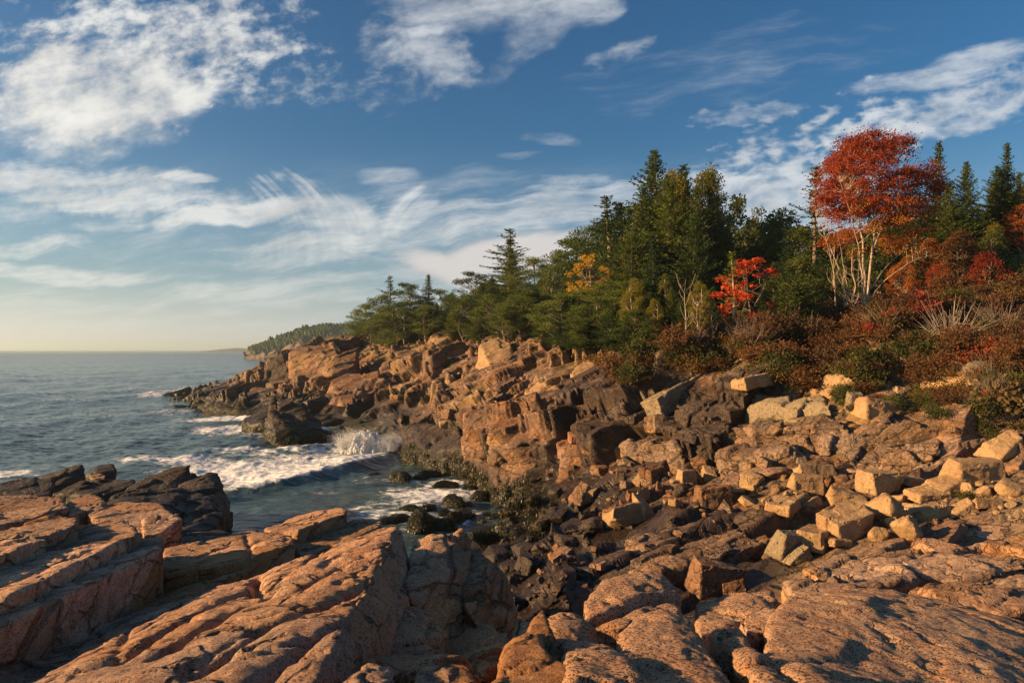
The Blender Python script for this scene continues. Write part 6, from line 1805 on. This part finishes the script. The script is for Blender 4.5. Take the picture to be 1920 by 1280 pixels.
def splash(name, label, x0, x1, yb, ymax, d, n, seed, r=.05, heights=None, core=0.0):
    rs = np.random.RandomState(seed); bag = MeshBag()
    sc = d / F
    # jets: fans of droplets thrown up from the water line, each with its own lean and height
    pts, rad = [], []
    J = 46
    for j in range(J):
        f = rs.rand(); xb = x0 + (x1 - x0) * f
        hh = np.interp(f, np.linspace(0, 1, len(heights)), heights) * (yb - ymax) * sc * rs.uniform(.55, 1.0)
        lean = (f - .4) * .5 + rs.normal() * .22
        m = int(n / J)
        t = rs.beta(1.1, 1.7, m)
        spread = (.10 + .55 * t) * hh * .30
        px_ = (xb - 960) * sc + lean * hh * t + rs.normal(size=m) * spread
        py_ = d + rs.normal(size=m) * (.25 + .8 * t) * .8 + rs.uniform(-.4, .4)
        pz_ = t * hh + rs.normal(size=m) * .05 * hh
        pts.append(np.stack([px_, py_, np.abs(pz_)], 1)); rad.append(r * (1.5 - 1.1 * t) * rs.lognormal(0, .45, m))
    drops(bag, np.concatenate(pts), np.concatenate(rad), rs)
    me = mesh_np(name, np.concatenate(bag.v), np.concatenate(bag.f), M['spray'])
    if core:
        # the solid white water the drops fly from
        nu, nv_ = 150, 60
        f = np.linspace(0, 1, nu)[None, :]; a = np.linspace(0, math.pi, nv_)[:, None]
        H_ = np.interp(f, np.linspace(0, 1, len(heights)), heights) * (yb - ymax) * sc * core * np.sin(np.clip(f, .001, 1) * math.pi) ** .35
        cv = np.stack([(x0 + (x1 - x0) * f - 960) * sc + 0 * a, d - np.cos(a) * (0.5 + .45 * H_), np.sin(a) * H_ - .1], -1).reshape(-1, 3)
        cn = np.stack([0 * cv[:, 0], -np.cos(np.repeat(a, nu, 1)).ravel(), np.sin(np.repeat(a, nu, 1)).ravel()], 1)
        cv = cv + cn * (fbm(cv / np.array([.5, .5, .9]), 5, seed, .62) * .62 + fbm(cv / .12, 2, 9) * .10)[:, None]
        bm = bmesh.new(); bm.from_mesh(me); cm = mesh_np('c', cv, grid_faces(nv_, nu)); bm.from_mesh(cm); bm.to_mesh(me); bm.free()
    o = link(name, me)
    c = Vector(((x0 + x1) / 2 * sc - 960 * sc, d, 0)); me.transform(Matrix.Translation(-c)); o.location = c
    tag(o, label, 'splash')
splash('wave_splash', 'tall burst of white spray where the wave hits the rocks in the cove', 640, 752, 852, 790, 66, 90000, 1, .023, [.45, .8, .9, .75, .65, .65, .5], core=.80)
splash('wave_splash', 'small curl of white spray on the crest of the breaking wave', 575, 612, 893, 874, 55.5, 7000, 2, .04, [.3, .7, 1, .5], core=.9)
splash('wave_splash', 'faint puff of spray at the outer tip of the headland', 326, 356, 742, 722, 146, 7000, 3, .09, [.2, .6, 1, .6, .3])
# ================================================================== sea haze
def haze():
    me = bpy.data.meshes.new('haze'); bm = bmesh.new(); bmesh.ops.create_cube(bm, size=1.0); bm.to_mesh(me); bm.free()
    me.transform(Matrix.Diagonal((16000, 16000, 1, 1)))
    zb, zt = -6.0, 95.0
    for v in me.vertices: v.co.z = zb if v.co.z < 0 else zt
    for v in me.vertices: v.co.y += 6000
    m = bpy.data.materials.new('haze'); m.use_nodes = True; t = m.node_tree; t.nodes.clear()
    o = t.nodes.new('ShaderNodeOutputMaterial'); p = t.nodes.new('ShaderNodeVolumePrincipled')
    p.inputs['Color'].default_value = (.72, .92, 1.0, 1); p.inputs['Density'].default_value = HAZE; p.inputs['Anisotropy'].default_value = 0.35
    t.links.new(p.outputs[0], o.inputs['Volume'])
    me.materials.append(m); tag(link('haze', me), kind='stuff')
HAZE = 0.00022
haze()
